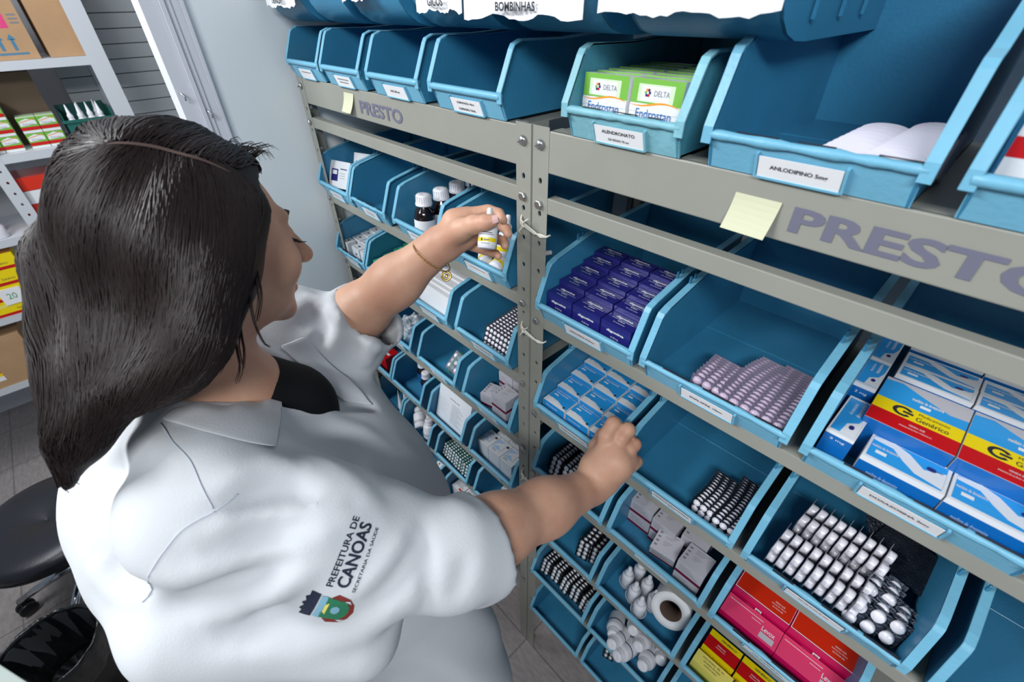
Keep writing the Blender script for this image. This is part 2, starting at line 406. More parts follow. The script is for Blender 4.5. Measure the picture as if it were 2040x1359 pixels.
def holder(w, cw, lip=0.04, m='bin_blue'):
    # open slot for the card on the sloping front wall
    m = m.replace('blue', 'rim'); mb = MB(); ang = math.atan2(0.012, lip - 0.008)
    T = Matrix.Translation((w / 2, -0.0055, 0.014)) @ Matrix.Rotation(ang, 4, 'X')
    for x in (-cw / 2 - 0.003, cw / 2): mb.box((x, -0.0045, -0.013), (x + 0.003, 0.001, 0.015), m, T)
    mb.box((-cw / 2, -0.0045, -0.014), (cw / 2, 0.001, -0.0115), m, T)
    return mb, T
def storage_bin(x0, x1, S, label, lines=None, card=True, m='bin_blue', h=0.15, hf=0.115, lip=0.04, chipped=0, d=0.34, cw=None, group=None):
    w = x1 - x0; k = (round(w, 3), m, h, hf, lip, chipped, d)
    if k not in SHELLS: SHELLS[k] = bin_shell(w, d, h, hf, lip, m, chipped).data('bin_shell')
    root = empty('storage_bin', (x0, -0.002, S + 0.0006)); tag(root, label, 'bin', group or 'light blue storage bins on the racks')
    sh = bpy.data.objects.new('bin_shell', SHELLS[k]); COL.objects.link(sh); sh.parent = root
    b = sh.modifiers.new('b', 'BEVEL'); b.width = 0.0009; b.segments = 1; b.limit_method = 'ANGLE'; b.angle_limit = R_(50)
    cw = cw or min(0.085, w * 0.42)
    hb, T = holder(w, cw, lip, m); hb.build('label_holder', root)
    if card:
        cb = MB().box((-cw / 2 + 0.001, -0.0035, -0.0115), (cw / 2 - 0.001, -0.0028, 0.0125), 'paper', T)
        if lines:
            hh = 0.0062 if len(lines) == 1 else 0.0048
            for i, s in enumerate(lines):
                zc = 0.001 if len(lines) == 1 else (0.0055 - i * 0.0105)
                asp = text_geo(s, 0.02)[2]; wd = min(cw * 0.86, hh * asp * 1.1)
                cb.text(s, (0, -0.0036, zc), (1, 0, 0), (0, 0, 1), hh, 'ink', width=wd, bold=0.02, T=T, center=True)
        else:
            for i in range(rnd.choice((1, 2))):
                zc = 0.004 - i * 0.007; a = cw * (0.25 + 0.1 * rnd.random())
                xx = -a
                while xx < a:
                    l = 0.003 + 0.005 * rnd.random(); cb.rect((xx, -0.0036, zc), (1, 0, 0), (0, 0, 1), 0, 0, l, 0.0024, 'ink_grey', T); xx += l + 0.0015
        cb.build('label_card', root)
    return root
CL = [(-0.920, -0.722), (-0.716, -0.518), (-0.482, -0.284), (-0.252, -0.048)]
CR = [(0.035, 0.262), (0.274, 0.510), (0.524, 0.758), (0.776, 1.0)]
BO = ['leftmost', 'second', 'third', 'fourth']
def bname(side, r, c): return '%s bin, %s shelf below the header, %s rack' % (BO[c], ORD[r], side)
# what each bin shows: (label, lines)
LBL = {
 ('L', 0, 0): 'storage bin holding leaning white and navy cartons, beside the pale wall',
 ('L', 0, 1): 'empty storage bin with chipped lip under the left rack lettering',
 ('L', 0, 2): 'storage bin holding dark syrup bottles with white caps',
 ('L', 0, 3): 'storage bin of dropper bottles behind the hand holding a bottle',
 ('L', 1, 0): 'storage bin heaped with small white cartons with dark leaf marks',
 ('L', 1, 1): 'storage bin holding green cartons, above the raised forearm',
 ('L', 1, 2): 'storage bin filled with white paper packets under the raised wrist',
 ('L', 1, 3): 'storage bin holding dense black and white blister packs',
 ('L', 2, 0): 'storage bin of upright white cartons beside the wall, at the white cuff',
 ('L', 2, 1): 'storage bin with a clear plastic bag, right of the rolled white cuff',
 ('L', 2, 2): 'storage bin holding blister packs tied with a green rubber band',
 ('L', 2, 3): 'storage bin holding grey cartons with maroon bases on left rack',
 ('L', 3, 0): 'storage bin with a red carton, mostly hidden behind the white sleeve',
 ('L', 3, 1): 'storage bin holding two amber bottles with blue labels',
 ('L', 3, 2): 'storage bin holding a thick block of printed paper',
 ('L', 3, 3): 'storage bin holding white and pale blue cartons on left rack',
 ('L', 4, 0): 'storage bin holding two white ointment tubes beside the coat',
 ('L', 4, 1): 'storage bin holding three white plastic bottles lying down',
 ('L', 4, 2): 'storage bin overflowing with dark green blister packs',
 ('L', 4, 3): 'storage bin holding grey cartons just above the rolled right sleeve',
 ('L', 5, 0): 'lowest leftmost empty storage bin, mostly hidden behind the coat',
 ('L', 5, 1): 'storage bin holding one white pill card, below the white bottles',
 ('L', 5, 2): 'storage bin holding white cartons with red print above the sleeve',
 ('L', 5, 3): 'empty storage bin hidden behind the rolled right sleeve',
 ('R', 0, 0): 'storage bin with navy blue digoxina cartons',
 ('R', 0, 1): 'wide storage bin with lilac blister rolls, labelled enalapril',
 ('R', 0, 2): 'storage bin with large blue, yellow and red cartons',
 ('R', 1, 0): 'storage bin with sky blue cartons, touched by the right hand',
 ('R', 1, 1): 'storage bin with white blister rolls, labelled hidroclorotiazida',
 ('R', 1, 2): 'storage bin with big white tablets in standing blister packs',
 ('R', 2, 0): 'storage bin of silver blister packs under the right wrist',
 ('R', 2, 1): 'storage bin of scattered grey cartons on right rack',
 ('R', 2, 2): 'storage bin with red and pink cartons, below the big white tablets',
 ('R', 3, 0): 'storage bin with a few dark blister packs, under the right forearm',
 ('R', 3, 1): 'storage bin holding dropper bottles and a paper roll',
 ('R', 3, 2): 'storage bin with yellow and red cartons at the bottom edge',
 ('R', 4, 0): 'storage bin crammed with shiny dark blister packs',
 ('R', 4, 1): 'storage bin of lying white plastic bottles, below the paper roll',
 ('R', 5, 0): 'lowest empty storage bin at the foot of the rack post',
 ('R', 5, 1): 'lowest storage bin with one small blister, at the bottom edge',
 ('R', 4, 2): 'storage bin cut by the bottom edge, below the yellow cartons',
 ('R', 1, 3): 'storage bin cut by the lower right corner, beside the tablet bin',
}
TXT = {('R', 0, 0): ['DIGOXINA 0,25mg'], ('R', 0, 1): ['ENALAPRIL 10mg'], ('R', 0, 2): ['DOXAZOSINA 2mg'], ('R', 1, 0): ['GLIBENCLAMIDA 5mg'],
       ('R', 1, 1): ['HIDROCLOROTIAZIDA', '25 mg']}
for (side, r, c), lab in LBL.items():
    S = (SL if side == 'L' else SR)[r]; x0, x1 = (CL if side == 'L' else CR)[c]
    chip = 1 if (side, r, c) in (('L', 0, 1), ('R', 0, 1), ('R', 0, 2), ('R', 1, 2), ('R', 2, 2), ('L', 4, 1), ('L', 1, 0)) else 0
    storage_bin(x0, x1, S, 'light blue ' + lab, TXT.get((side, r, c)), chipped=chip)
# top of the racks
storage_bin(-0.920, -0.722, TOP, 'light blue storage bin holding orange capsules on top of left rack', h=0.119, hf=0.106)
storage_bin(-0.712, -0.514, TOP, 'light blue empty storage bin on rack top, second from the wall', h=0.119, hf=0.106)
storage_bin(-0.486, -0.284, TOP, 'light blue empty storage bin on rack top, third from the wall', ['AAS 100 mg'], h=0.119, hf=0.106)
storage_bin(-0.252, -0.048, TOP, 'light blue storage bin labelled albendazol on top of left rack', ['ALBENDAZOL 40mg', 'SUSPENSÃO ORAL'], h=0.119, hf=0.106)
storage_bin(0.080, 0.272, TOP, 'worn pale blue storage bin with green and white cartons on rack top', ['ALENDRONATO', 'DE SÓDIO 70 mg'], m='bin_blue_old', h=0.119, hf=0.106, chipped=1)
storage_bin(0.296, 0.514, TOP, 'light blue tall storage bin with white strips, labelled anlodipino', ['ANLODIPINO 5mg'], h=0.21, hf=0.118, chipped=1)
storage_bin(0.532, 0.750, TOP, 'light blue tall storage bin with a red carton at right edge', None, h=0.21, hf=0.118)
# big round-fronted bins stacked above
def big_bin(x0, x1, lab, d=0.36, z=2.160, y=-0.01):
    mb = MB(); t = 0.004; w = x1 - x0; m = 'bin_blue'
    prof = [(d, 0.0), (0.085, 0.0), (0.055, 0.002), (0.030, 0.009), (0.010, 0.022), (-0.003, 0.040), (-0.009, 0.062), (-0.010, 0.13)]
    inn = [(a + 0.004, b + 0.004) for a, b in prof[::-1]]; inn[-1] = (d, 0.004)
    vs = []; n = len(prof)
    for x in (0.006, w - 0.006):
        vs += [(x, a, b) for a, b in prof] + [(x, a, b) for a, b in inn]
    fs = []
    for i in range(n - 1):
        fs.append((i, i + 1, 2 * n + i + 1, 2 * n + i)); fs.append((n + i, 2 * n + n + i, 2 * n + n + i + 1, n + i + 1))
    mb.add(vs, fs, m, None, True)
    side = prof + [(0.02, 0.17), (0.10, 0.22), (d, 0.22)]
    mb.prism_x(side, 0.006, 0.006 + t, m); mb.prism_x(side, w - 0.006 - t, w - 0.006, m)
    mb.box((0.006, d - t, 0), (w - 0.006, d, 0.22), m)
    mb.tube([(0.0, -0.010, 0.13), (w, -0.010, 0.13)], 0.008, m, n=8)
    for x in (0.0, w - 0.004):
        for a, b in ((0.075, 0.02), (0.16, 0.02), (0.24, 0.02)): mb.box((x, a, b), (x + 0.004, a + 0.006, b + 0.16), m)
    root = empty('stacking_bin', (x0, y, z)); tag(root, lab, 'bin', 'big round fronted bins above the racks')
    mb.build('bin_shell', root)
    return root
def sign(x0, x1, z0, z1, st, lab, y=-0.034, seed=0):
    # paper strip taped along the fronts, ragged lower edge
    r = random.Random(seed); n = 22; mb = MB(); vs = []
    for i in range(n + 1):
        t = i / n; x = x0 + (x1 - x0) * t; wv = 0.004 * math.sin(t * 9 + seed)
        vs += [(x, y + wv - 0.004, z0 + r.uniform(-0.0022, 0.0022) + 0.0025 * math.sin(t * 14 + seed)), (x, y + wv * 0.5, z1)]
    nb = len(vs); vs += [(a, b + 0.0008, c) for a, b, c in vs]
    fs = [(2 * i, 2 * i + 2, 2 * i + 3, 2 * i + 1) for i in range(n)] + [(nb + 2 * i, nb + 2 * i + 1, nb + 2 * i + 3, nb + 2 * i + 2) for i in range(n)]
    fs += [(2 * i, nb + 2 * i, nb + 2 * i + 2, 2 * i + 2) for i in range(n)]
    mb.add(vs, fs, 'paper')
    if st: h = 0.0105; asp = text_geo(st, 0.03)[2]; wd = min((x1 - x0) * 0.72, h * asp)
    if st: mb.text(st, ((x0 + x1) / 2, y - 0.0095, z0 + 0.0125), (1, 0, 0), (0, 0, 1), h, 'ink', width=wd, bold=0.03, center=True)
    tag(mb.build('paper_sign'), lab, 'sign', 'paper signs on the upper bins')
XB = [-0.935, -0.705, -0.500, -0.285, -0.050, 0.160, 0.375]
NM = ['leftmost', 'second from the wall', 'third from the wall', 'third from the right end', 'second from the right end', 'rightmost']
for i in range(6):
    big_bin(XB[i] + 0.002, XB[i + 1] - 0.026, 'round-fronted blue bin in the upper row, ' + NM[i], z=2.163)
sign(-0.905, -0.715, 2.197, 2.30, 'DE A3/250', 'white paper sign with printed numbers on the leftmost upper bin', seed=1)
sign(-0.50, -0.40, 2.206, 2.30, None, 'white paper sign on the third upper bin from the wall', seed=2)
sign(-0.232, -0.108, 2.190, 2.30, 'GICOS', 'white paper sign ending in ICOS, left of the BOMBINHAS sign', seed=3)
sign(-0.102, 0.122, 2.184, 2.30, 'BOMBINHAS', 'torn white paper sign reading BOMBINHAS in black capitals', seed=4)
sign(0.146, 0.352, 2.189, 2.30, None, 'torn white paper sign on the rightmost upper bin', seed=6)
# ------------------------------------------------------------------ contents
def put(mesh_or_tree, loc, rot=(0, 0, 0), label=None, cat=None, group=None, name=None, fresh=False):
    o = mesh_or_tree if fresh else copy_tree(mesh_or_tree)
    o.location = loc; o.rotation_euler = rot; tag(o, label, cat, group); return o
class Proto:
    # a prototype mesh; the first use links it, later uses are obj.copy()
    def __init__(s, name, mb, bevel=0): s.name = name; s.mb = mb; s.o = None; s.bevel = bevel
    def at(s, loc, rot=(0, 0, 0), label=None, cat=None, group=None, scale=None):
        if s.o is None: s.o = s.mb.build(s.name, bevel=s.bevel); o = s.o
        else: o = s.o.copy(); COL.objects.link(o)
        o.location = loc; o.rotation_euler = rot
        if scale: o.scale = scale
        tag(o, label, cat, group); return o
X_, Y_, Z_ = Vector((1, 0, 0)), Vector((0, 1, 0)), Vector((0, 0, 1))
def carton(w, d, h, base, top=None, front=None):
    # origin: bottom front left corner. flaps as thin grooves
    mb = MB(); mb.box((0, 0, 0), (w, d, h), base)
    mb.rect((w, 0, 0), (0, 1, 0), (0, 0, 1), 0.001, h * 0.12, d - 0.001, h * 0.12 + 0.0006, 'ink_grey')
    return mb
def grp(side, r, c, y0=0.004, x0=0.012):
    S = (SL if side == 'L' else SR)[r]; a, b = (CL if side == 'L' else CR)[c]
    return a + x0, y0, S + 0.0045
G_ = 0.0006
# digoxina: three columns, five stepped rows of navy cartons standing on end
mb = carton(0.062, 0.034, 0.078, 'navy')
mb.text('digoxina', (0.031, 0.025, 0.078), X_, Y_, 0.0075, 'white_card', width=0.034, bold=0.03, center=True)
mb.rect((0, 0, 0.078), X_, Y_, 0.008, 0.0185, 0.054, 0.0192, 'white_card')
mb.text('0,25mg', (0.031, 0.0145, 0.078), X_, Y_, 0.004, 'white_card', width=0.014, bold=0.02, center=True)
mb.text('20 comprimidos', (0.031, 0.0075, 0.078), X_, Y_, 0.0035, 'white_card', width=0.024, bold=0.0, center=True)
mb.text('digoxina', (0.031, 0, 0.058), X_, Z_, 0.008, 'white_card', width=0.036, bold=0.03, center=True)
mb.text('0,25mg', (0.031, 0, 0.044), X_, Z_, 0.005, 'white_card', width=0.016, center=True)
for q in range(3): mb.rect((0, 0, 0.02 + 0.006 * q), X_, Z_, 0.015, 0, 0.047, 0.0018, 'white_card')
P1 = Proto('medicine_carton', mb)
ox, oy, oz = grp('R', 0, 0)
for r in range(5):
    for c in range(3):
        if r == 0 and c == 2:
            lab = 'navy digoxina carton, rightmost of the front row'
        else: lab = 'navy digoxina carton, %s column, %s row from the bin front' % (['left', 'middle', 'right'][c], ORD[r])
        P1.at((ox + 0.002 + c * 0.0655 + rnd.uniform(-0.0006, 0.0006), oy - 0.006 + r * 0.0350, oz), (0, 0, rnd.uniform(-0.01, 0.01)), lab, 'box', 'navy digoxina cartons', scale=(1, 1, (0.80, 0.95, 1.07, 1.17, 1.25)[r]))
# glibenclamida: sky blue and white cartons lying in stepped rows
mb = carton(0.064, 0.044, 0.052, 'white_card')
mb.rect((0, 0, 0.052), X_, Y_, 0.001, 0.016, 0.063, 0.043, 'sky_card')
mb.poly((0, 0, 0.052), X_, Y_, [(0.001, 0.030), (0.001, 0.016), (0.020, 0.020), (0.040, 0.012), (0.063, 0.004), (0.063, 0.016), (0.045, 0.022), (0.022, 0.028)], 'sky_card', eps=0.0005)
mb.poly((0, 0, 0.052), X_, Y_, [(0.001, 0.014), (0.014, 0.017), (0.034, 0.011), (0.06, 0.0015), (0.001, 0.001)], 'paper', eps=0.0006)
mb.text('glibenclamida', (0.025, 0.037, 0.052), X_, Y_, 0.0055, 'white_card', width=0.036, bold=0.02, center=True, eps=0.0008)
mb.rect((0, 0, 0.052), X_, Y_, 0.008, 0.027, 0.020, 0.031, 'paper', eps=0.0008)
mb.poly((0.054, 0.008, 0.052), X_, Y_, [(0.003 * math.cos(a * .785), 0.003 * math.sin(a * .785)) for a in range(8)], 'ink', eps=0.001)
mb.rect((0, 0, 0), X_, Z_, 0.001, 0.026, 0.063, 0.051, 'sky_card'); mb.text('glibenclamida', (0.025, 0, 0.04), X_, Z_, 0.0055, 'white_card', width=0.036, bold=0.02, center=True, eps=0.0006)
P2 = Proto('medicine_carton', mb)
ox, oy, oz = grp('R', 1, 0)
for r in range(4):
    for c in range(3):
        tip = (r == 0 and c == 2)
        P2.at((ox + 0.002 + c * 0.0665, oy - 0.004 + r * 0.0475, oz), (0, 0, 0 if not tip else 0.03),
              'sky blue carton near the right hand, %s column, %s row from front' % (['left', 'middle', 'right'][c], ORD[r]), 'box', 'sky blue glibenclamida cartons', scale=(1, 1, (0.92, 1.12, 1.30, 1.45)[r]))
# Endrostan cartons
mb = carton(0.074, 0.024, 0.078, 'white_card')
mb.rect((0, 0, 0), X_, Z_, 0.0, 0.050, 0.074, 0.078, 'lime'); mb.rect((0, 0, 0), X_, Z_, 0.010, 0.052, 0.062, 0.072, 'lime_pale', eps=0.0005)
mb.rect((0, 0, 0), X_, Z_, 0.015, 0.053, 0.056, 0.070, 'white_card', eps=0.0006)
wv = [(0.074 * i / 12, 0.049 + 0.0024 * math.sin(i / 12 * 6.28 + 3.4)) for i in range(13)]
mb.poly((0, 0, 0), X_, Z_, wv + [(0.074, 0.040), (0, 0.040)], 'white_card', eps=0.0007)
mb.poly((0, 0, 0), X_, Z_, [(x, z + 0.0020 * math.sin(x / 0.074 * 3.14)) for x, z in wv] + [(x, z - 0.0004) for x, z in wv[::-1]], 'orange_card', eps=0.0009)
mb.text('Endrostan', (0.037, 0, 0.0385), X_, Z_, 0.0105, 'label_blue', width=0.052, bold=0.0, center=True, eps=0.001)
mb.text('alendronato', (0.030, 0, 0.0275), X_, Z_, 0.0045, 'ink_grey', width=0.032, center=True)
mb.text('DELTA', (0.045, 0, 0.0625), X_, Z_, 0.0062, 'ink_grey', width=0.022, center=True, eps=0.001)
for k, c in enumerate(('navy', 'maroon', 'orange_card', 'lime', 'navy', 'red')):
    a = k * math.pi / 3; cx, cz = 0.0245 + 0.0030 * math.cos(a), 0.0625 + 0.0034 * math.sin(a)
    mb.poly((cx, 0, cz), X_, Z_, [(0.0018 * math.cos(t * 1.05), 0.0018 * math.sin(t * 1.05)) for t in range(6)], c, eps=0.0011)
mb.rect((0, 0, 0.078), X_, Y_, 0.006, 0.006, 0.03, 0.008, 'lime'); mb.rect((0, 0, 0.078), X_, Y_, 0.008, 0.012, 0.04, 0.0135, 'ink_grey')
P3 = Proto('medicine_carton', mb)
for r in range(7):
    for c in range(2):
        P3.at((0.095 + c * 0.0795, 0.006 + r * 0.0262, TOP + 0.0045), (R_(-4), 0, 0.0), 'white carton with green top band, %s file, %s from the bin front' % (['left', 'right'][c], ORD[r]), 'box', 'green and white cartons on the rack top')
# doxazosina: big blue cartons, two with yellow and red faces
def blue_box(w, d, h, flat=False):
    mb = MB().box((0, 0, 0), (w, d, h), 'white_card')
    mb.rect((0, 0, 0), X_, Z_, 0.0, 0.0, w, h * 0.86, 'deep_sky')
    mb.rect((0, 0, h), X_, Y_, 0.003, 0.004, w - 0.004, d - 0.004, 'sky_card')
    mb.poly((0, 0, h), X_, Y_, [(0.003, d - 0.006), (0.003, d * 0.75), (w * 0.3, d * 0.72), (w * 0.45, d * 0.45), (w * 0.62, d * 0.22), (w - 0.004, 0.006), (w - 0.004, d * 0.7), (w * 0.7, d * 0.5), (w * 0.5, d * 0.8), (w * 0.3, d - 0.003)], 'white_card', eps=0.0005)
    mb.text('mesilato de doxazosina', (w * 0.22, d * 0.55, h), X_, Y_, d * 0.11, 'paper', width=w * 0.34, bold=0.01, center=True, eps=0.0007)
    mb.rect((0, 0, h), X_, Y_, w * 0.12, d * 0.28, w * 0.26, d * 0.4, 'paper', eps=0.0007)
    mb.poly((w * 0.78, d * 0.62, h), X_, Y_, [(0.005 * math.cos(a * .785), 0.004 * math.sin(a * .785)) for a in range(8)], 'navy', eps=0.0009)
    mb.rect((w * 0.84, d * 0.62, h), X_, Y_, 0, 0, 0.006, 0.001, 'navy', eps=0.0009)
    mb.text('mesilato de doxazosina', (w * 0.36, 0, h * 0.6), X_, Z_, h * 0.12, 'pale_blue_card', width=w * 0.4, center=True, eps=0.0006)
    mb.text('2 mg', (w * 0.36, 0, h * 0.42), X_, Z_, h * 0.1, 'pale_blue_card', width=w * 0.14, center=True, eps=0.0006)
    return mb
P4 = Proto('medicine_carton', blue_box(0.082, 0.05, 0.055))
ox, oy, oz = grp('R', 0, 2)
def mb_generic(w, d, h):
    mb = MB().box((0, 0, 0), (w, d, h), 'white_card'); t = h
    a = d / 4
    mb.rect((0, 0, t), X_, Y_, 0, 0, w, a * 1.1, 'red'); mb.rect((0, 0, t), X_, Y_, 0, a * 1.1, w, a * 2.1, 'yellow'); mb.rect((0, 0, t), X_, Y_, 0, a * 2.1, w, d, 'sky_card')
    mb.poly((0, 0, t), X_, Y_, [(0.0, d), (0.0, d * 0.93), (w * 0.2, d * 0.96), (w * 0.5, d * 0.82), (w * 0.8, d * 0.7), (w, d * 0.72), (w, d)], 'grey_card', eps=0.0006)
    N = 14; cx, cz, r0, r1 = w * 0.34, a * 1.58, a * 0.40, a * 0.24
    ring = []
    for i in range(N + 1): t_ = 0.5 + i / N * 5.1; ring.append((cx + r0 * 1.2 * math.cos(t_), cz + r0 * math.sin(t_)))
    inn = [(cx + r1 * 1.2 * math.cos(0.5 + i / N * 5.1), cz + r1 * math.sin(0.5 + i / N * 5.1)) for i in range(N, -1, -1)]
    for i in range(N): mb.poly((0, 0, t), X_, Y_, [ring[i], ring[i + 1], inn[N - i - 1], inn[N - i]], 'ink', eps=0.0006)
    mb.rect((0, 0, t), X_, Y_, cx, cz - a * 0.08, cx + r0 * 1.2, cz + a * 0.08, 'ink', eps=0.0006)
    mb.text('Medicamento', (w * 0.68, a * 1.84, t), X_, Y_, a * 0.2, 'ink', width=w * 0.34, center=True, eps=0.0006)
    mb.text('Genérico', (w * 0.68, a * 1.42, t), X_, Y_, a * 0.34, 'ink', width=w * 0.36, bold=0.01, center=True, eps=0.0006)
    mb.text('VENDA SOB', (w * 0.55, a * 0.72, t), X_, Y_, a * 0.13, 'paper', width=w * 0.18, center=True, eps=0.0006)
    mb.text('PRESCRIÇÃO MÉDICA', (w * 0.55, a * 0.46, t), X_, Y_, a * 0.13, 'paper', width=w * 0.36, center=True, eps=0.0006)
    mb.text('mesilato de doxazosina', (w * 0.55, a * 2.9, t), X_, Y_, a * 0.26, 'paper', width=w * 0.36, bold=0.02, center=True, eps=0.0007)
    mb.rect((0, 0, t), X_, Y_, w * 0.48, a * 2.4, w * 0.60, a * 2.62, 'paper', eps=0.0007)
    mb.rect((0, 0, 0), X_, Z_, 0, 0, w, h, 'deep_sky')
    return mb
P5 = Proto('medicine_carton', mb_generic(0.092, 0.092, 0.078))
for c in range(2):
    P4.at((ox + 0.046 + c * 0.084, oy - 0.006, oz), (0, 0, 0), 'blue and white doxazosina carton lying at the front of its bin, %s one' % ['left', 'right'][c], 'box', 'blue doxazosina cartons')
    P5.at((ox + 0.030 + c * 0.094 - 0.002, oy + 0.047, oz), (R_(6), 0, 0), 'carton with yellow and red Genérico bands, %s one behind the front cartons' % ['left', 'right'][c], 'box', 'banded doxazosina cartons')
mb = MB().box((0, 0, 0), (0.030, 0.072, 0.084), 'white_card').rect((0, 0, 0.084), X_, Y_, 0.002, 0.004, 0.028, 0.068, 'sky_card')
mb.poly((0, 0, 0.084), X_, Y_, [(0.028, 0.045), (0.024, 0.03), (0.014, 0.022), (0.012, 0.004), (0.028, 0.004)], 'white_card', eps=0.0005)
mb.poly((0.020, 0.018, 0.084), X_, Y_, [(0.003 * math.cos(a * .785), 0.004 * math.sin(a * .785)) for a in range(8)], 'navy', eps=0.0009)
mb.text('doxazosina', (0.019, 0.052, 0.084), Y_, -X_, 0.005, 'paper', width=0.026, bold=0.02, center=True, eps=0.0006)
mb.text('doxazosina', (0.011, 0.050, 0.084), Y_, -X_, 0.004, 'paper', width=0.022, bold=0.0, center=True, eps=0.0006)
mb.rect((0, 0, 0), X_, Z_, 0.0, 0.0, 0.030, 0.078, 'deep_sky').text('2 mg', (0.015, 0, 0.070), X_, Z_, 0.005, 'paper', width=0.016, center=True)
P6 = Proto('medicine_carton', mb)
P6.at((ox + 0.002, oy - 0.006, oz), (0, 0, -0.02), 'narrow blue and white carton standing at the left front of its bin', 'box', 'narrow blue cartons', scale=(1.05, 1.22, 0.80))
P6.at((ox - 0.002, oy + 0.092, oz), (R_(0), 0, 0.0), 'narrow blue carton, second from the front along the bin side', 'box', 'narrow blue cartons', scale=(.9, 1, 1.0))
P6.at((ox - 0.002, oy + 0.168, oz), (R_(0), 0, 0.0), 'narrow blue carton, third from the front along the bin side', 'box', 'narrow blue cartons', scale=(.9, 1, 1.0))
P6.at((ox - 0.002, oy + 0.244, oz), (0, 0, 0.0), 'narrow blue carton at the back, seen between header and rail', 'box', 'narrow blue cartons', scale=(.9, 1, 1.0))
for k, yy in enumerate((0.150, 0.184, 0.240)):
    P4.at((ox + 0.034, oy + yy, oz + 0.036), (R_(4), 0, 0), 'blue and white carton behind the banded pair, %s row, left' % ORD[k], 'box', 'blue doxazosina cartons', scale=(1.02, 0.62, 0.92))
    P4.at((ox + 0.120, oy + yy, oz + 0.036), (R_(4), 0, 0), 'blue and white carton behind the banded pair, %s row, right' % ORD[k], 'box', 'blue doxazosina cartons', scale=(1.0, 0.62, 0.92))
for k, yy in enumerate((0.150, 0.184, 0.240)):
    for c in range(2):
        P4.at((ox + 0.034 + 0.086 * c, oy + yy, oz), (0, 0, 0), 'blue carton at the bottom of the doxazosina bin, under the others', 'box', 'buried blue doxazosina cartons', scale=(1.0, 0.6, 0.62))
# red levodopa style cartons
mb = MB().box((0, 0, 0), (0.105, 0.048, 0.06), 'magenta')
mb.rect((0, 0, 0.06), X_, Y_, 0.001, 0.001, 0.104, 0.047, 'paper'); mb.rect((0, 0, 0.06), X_, Y_, 0.002, 0.0025, 0.1035, 0.046, 'scarlet', eps=0.0005)
mb.text('VENDA SOB', (0.078, 0.026, 0.06), X_, Y_, 0.0035, 'paper', width=0.018, center=True, eps=0.0007)
mb.text('PRESCRIÇÃO MÉDICA', (0.078, 0.020, 0.06), X_, Y_, 0.0035, 'paper', width=0.026, center=True, eps=0.0007); mb.text('SÓ PODE SER', (0.078, 0.014, 0.06), X_, Y_, 0.0035, 'paper', width=0.02, center=True, eps=0.0007)
mb.rect((0, 0, 0.020), X_, Z_, 0.048, 0.006, 0.060, 0.020, 'paper'); mb.text('30', (0.054, 0, 0.033), X_, Z_, 0.008, 'magenta', width=0.008, bold=0.03, center=True, eps=0.0006)
mb.rect((0, 0, 0.033), X_, Z_, 0.03, 0, 0.045, 0.002, 'pink'); mb.rect((0, 0, 0.030), X_, Z_, 0.064, 0, 0.096, 0.0025, 'pink')
P7 = Proto('medicine_carton', mb)
mb = MB().box((0, 0, 0), (0.105, 0.046, 0.036), 'magenta'); mb.rect((0, 0, 0.036), X_, Y_, 0, 0, 0.105, 0.046, 'pink')
mb.rect((0, 0, 0.036), X_, Y_, 0.004, 0.036, 0.070, 0.0372, 'paper', eps=0.0005)
mb.text('Levox', (0.084, 0.025, 0.036), X_, Y_, 0.010, 'paper', width=0.024, bold=0.01, center=True, eps=0.0006)
mb.rect((0, 0, 0.036), X_, Y_, 0.072, 0.005, 0.098, 0.017, 'grey_card', eps=0.0005); mb.rect((0, 0, 0.036), X_, Y_, 0.050, 0.029, 0.068, 0.030, 'paper', eps=0.0005)
P8 = Proto('medicine_carton', mb)
ox, oy, oz = grp('R', 2, 2)
for c in range(2):
    P8.at((ox + 0.001 + c * 0.106, oy + 0.000, oz), (0, 0, 0), 'pink carton with white lettering at the bin front, %s one' % ['left', 'right'][c], 'box', 'pink cartons')
    P7.at((ox + 0.001 + c * 0.106, oy + 0.050, oz), (0, 0, 0), 'orange-red topped magenta carton, %s one of the pair' % ['left', 'right'][c], 'box', 'red topped cartons')
# yellow and red cartons in the bin below
mb = MB().box((0, 0, 0), (0.075, 0.05, 0.06), 'yellow'); mb.rect((0, 0, 0.06), X_, Y_, 0.0, 0.004, 0.075, 0.034, 'red')
mb.text('VENDA SOB', (0.035, 0.024, 0.06), X_, Y_, 0.0035, 'paper', width=0.02, center=True, eps=0.0005); mb.text('PRESCRIÇÃO', (0.035, 0.018, 0.06), X_, Y_, 0.0035, 'paper', width=0.022, center=True, eps=0.0005)
mb.text('GENÉRICO', (0.045, 0.042, 0.06), X_, Y_, 0.006, 'ink', width=0.036, bold=0.02, center=True, eps=0.0005)
mb.text('Contém 30 comprimidos', (0.037, 0, 0.045), X_, Z_, 0.0045, 'ink', width=0.06, center=True); mb.rect((0, 0, 0), X_, Z_, 0, 0, 0.075, 0.034, 'white_card')
P9 = Proto('medicine_carton', mb)
mb = MB().box((0, 0, 0), (0.085, 0.03, 0.05), 'pale_yellow'); 
for q in range(3): mb.text('succinato de metoprolol'[:14 + 3 * q], (0.04, 0.023 - 0.008 * q, 0.05), X_, Y_, 0.0048, 'ink', width=0.05 - 0.01 * q, bold=0.0, center=True)
P10 = Proto('medicine_carton', mb)
ox, oy, oz = grp('R', 3, 2)
P10.at((ox + 0.004, oy + 0.002, oz), (0, 0, 0), 'pale yellow carton with dark print at the bottom edge, left', 'box', 'pale yellow cartons')
P10.at((ox + 0.094, oy + 0.002, oz), (0, 0, 0), 'pale yellow carton with dark print at the bottom edge, right', 'box', 'pale yellow cartons')
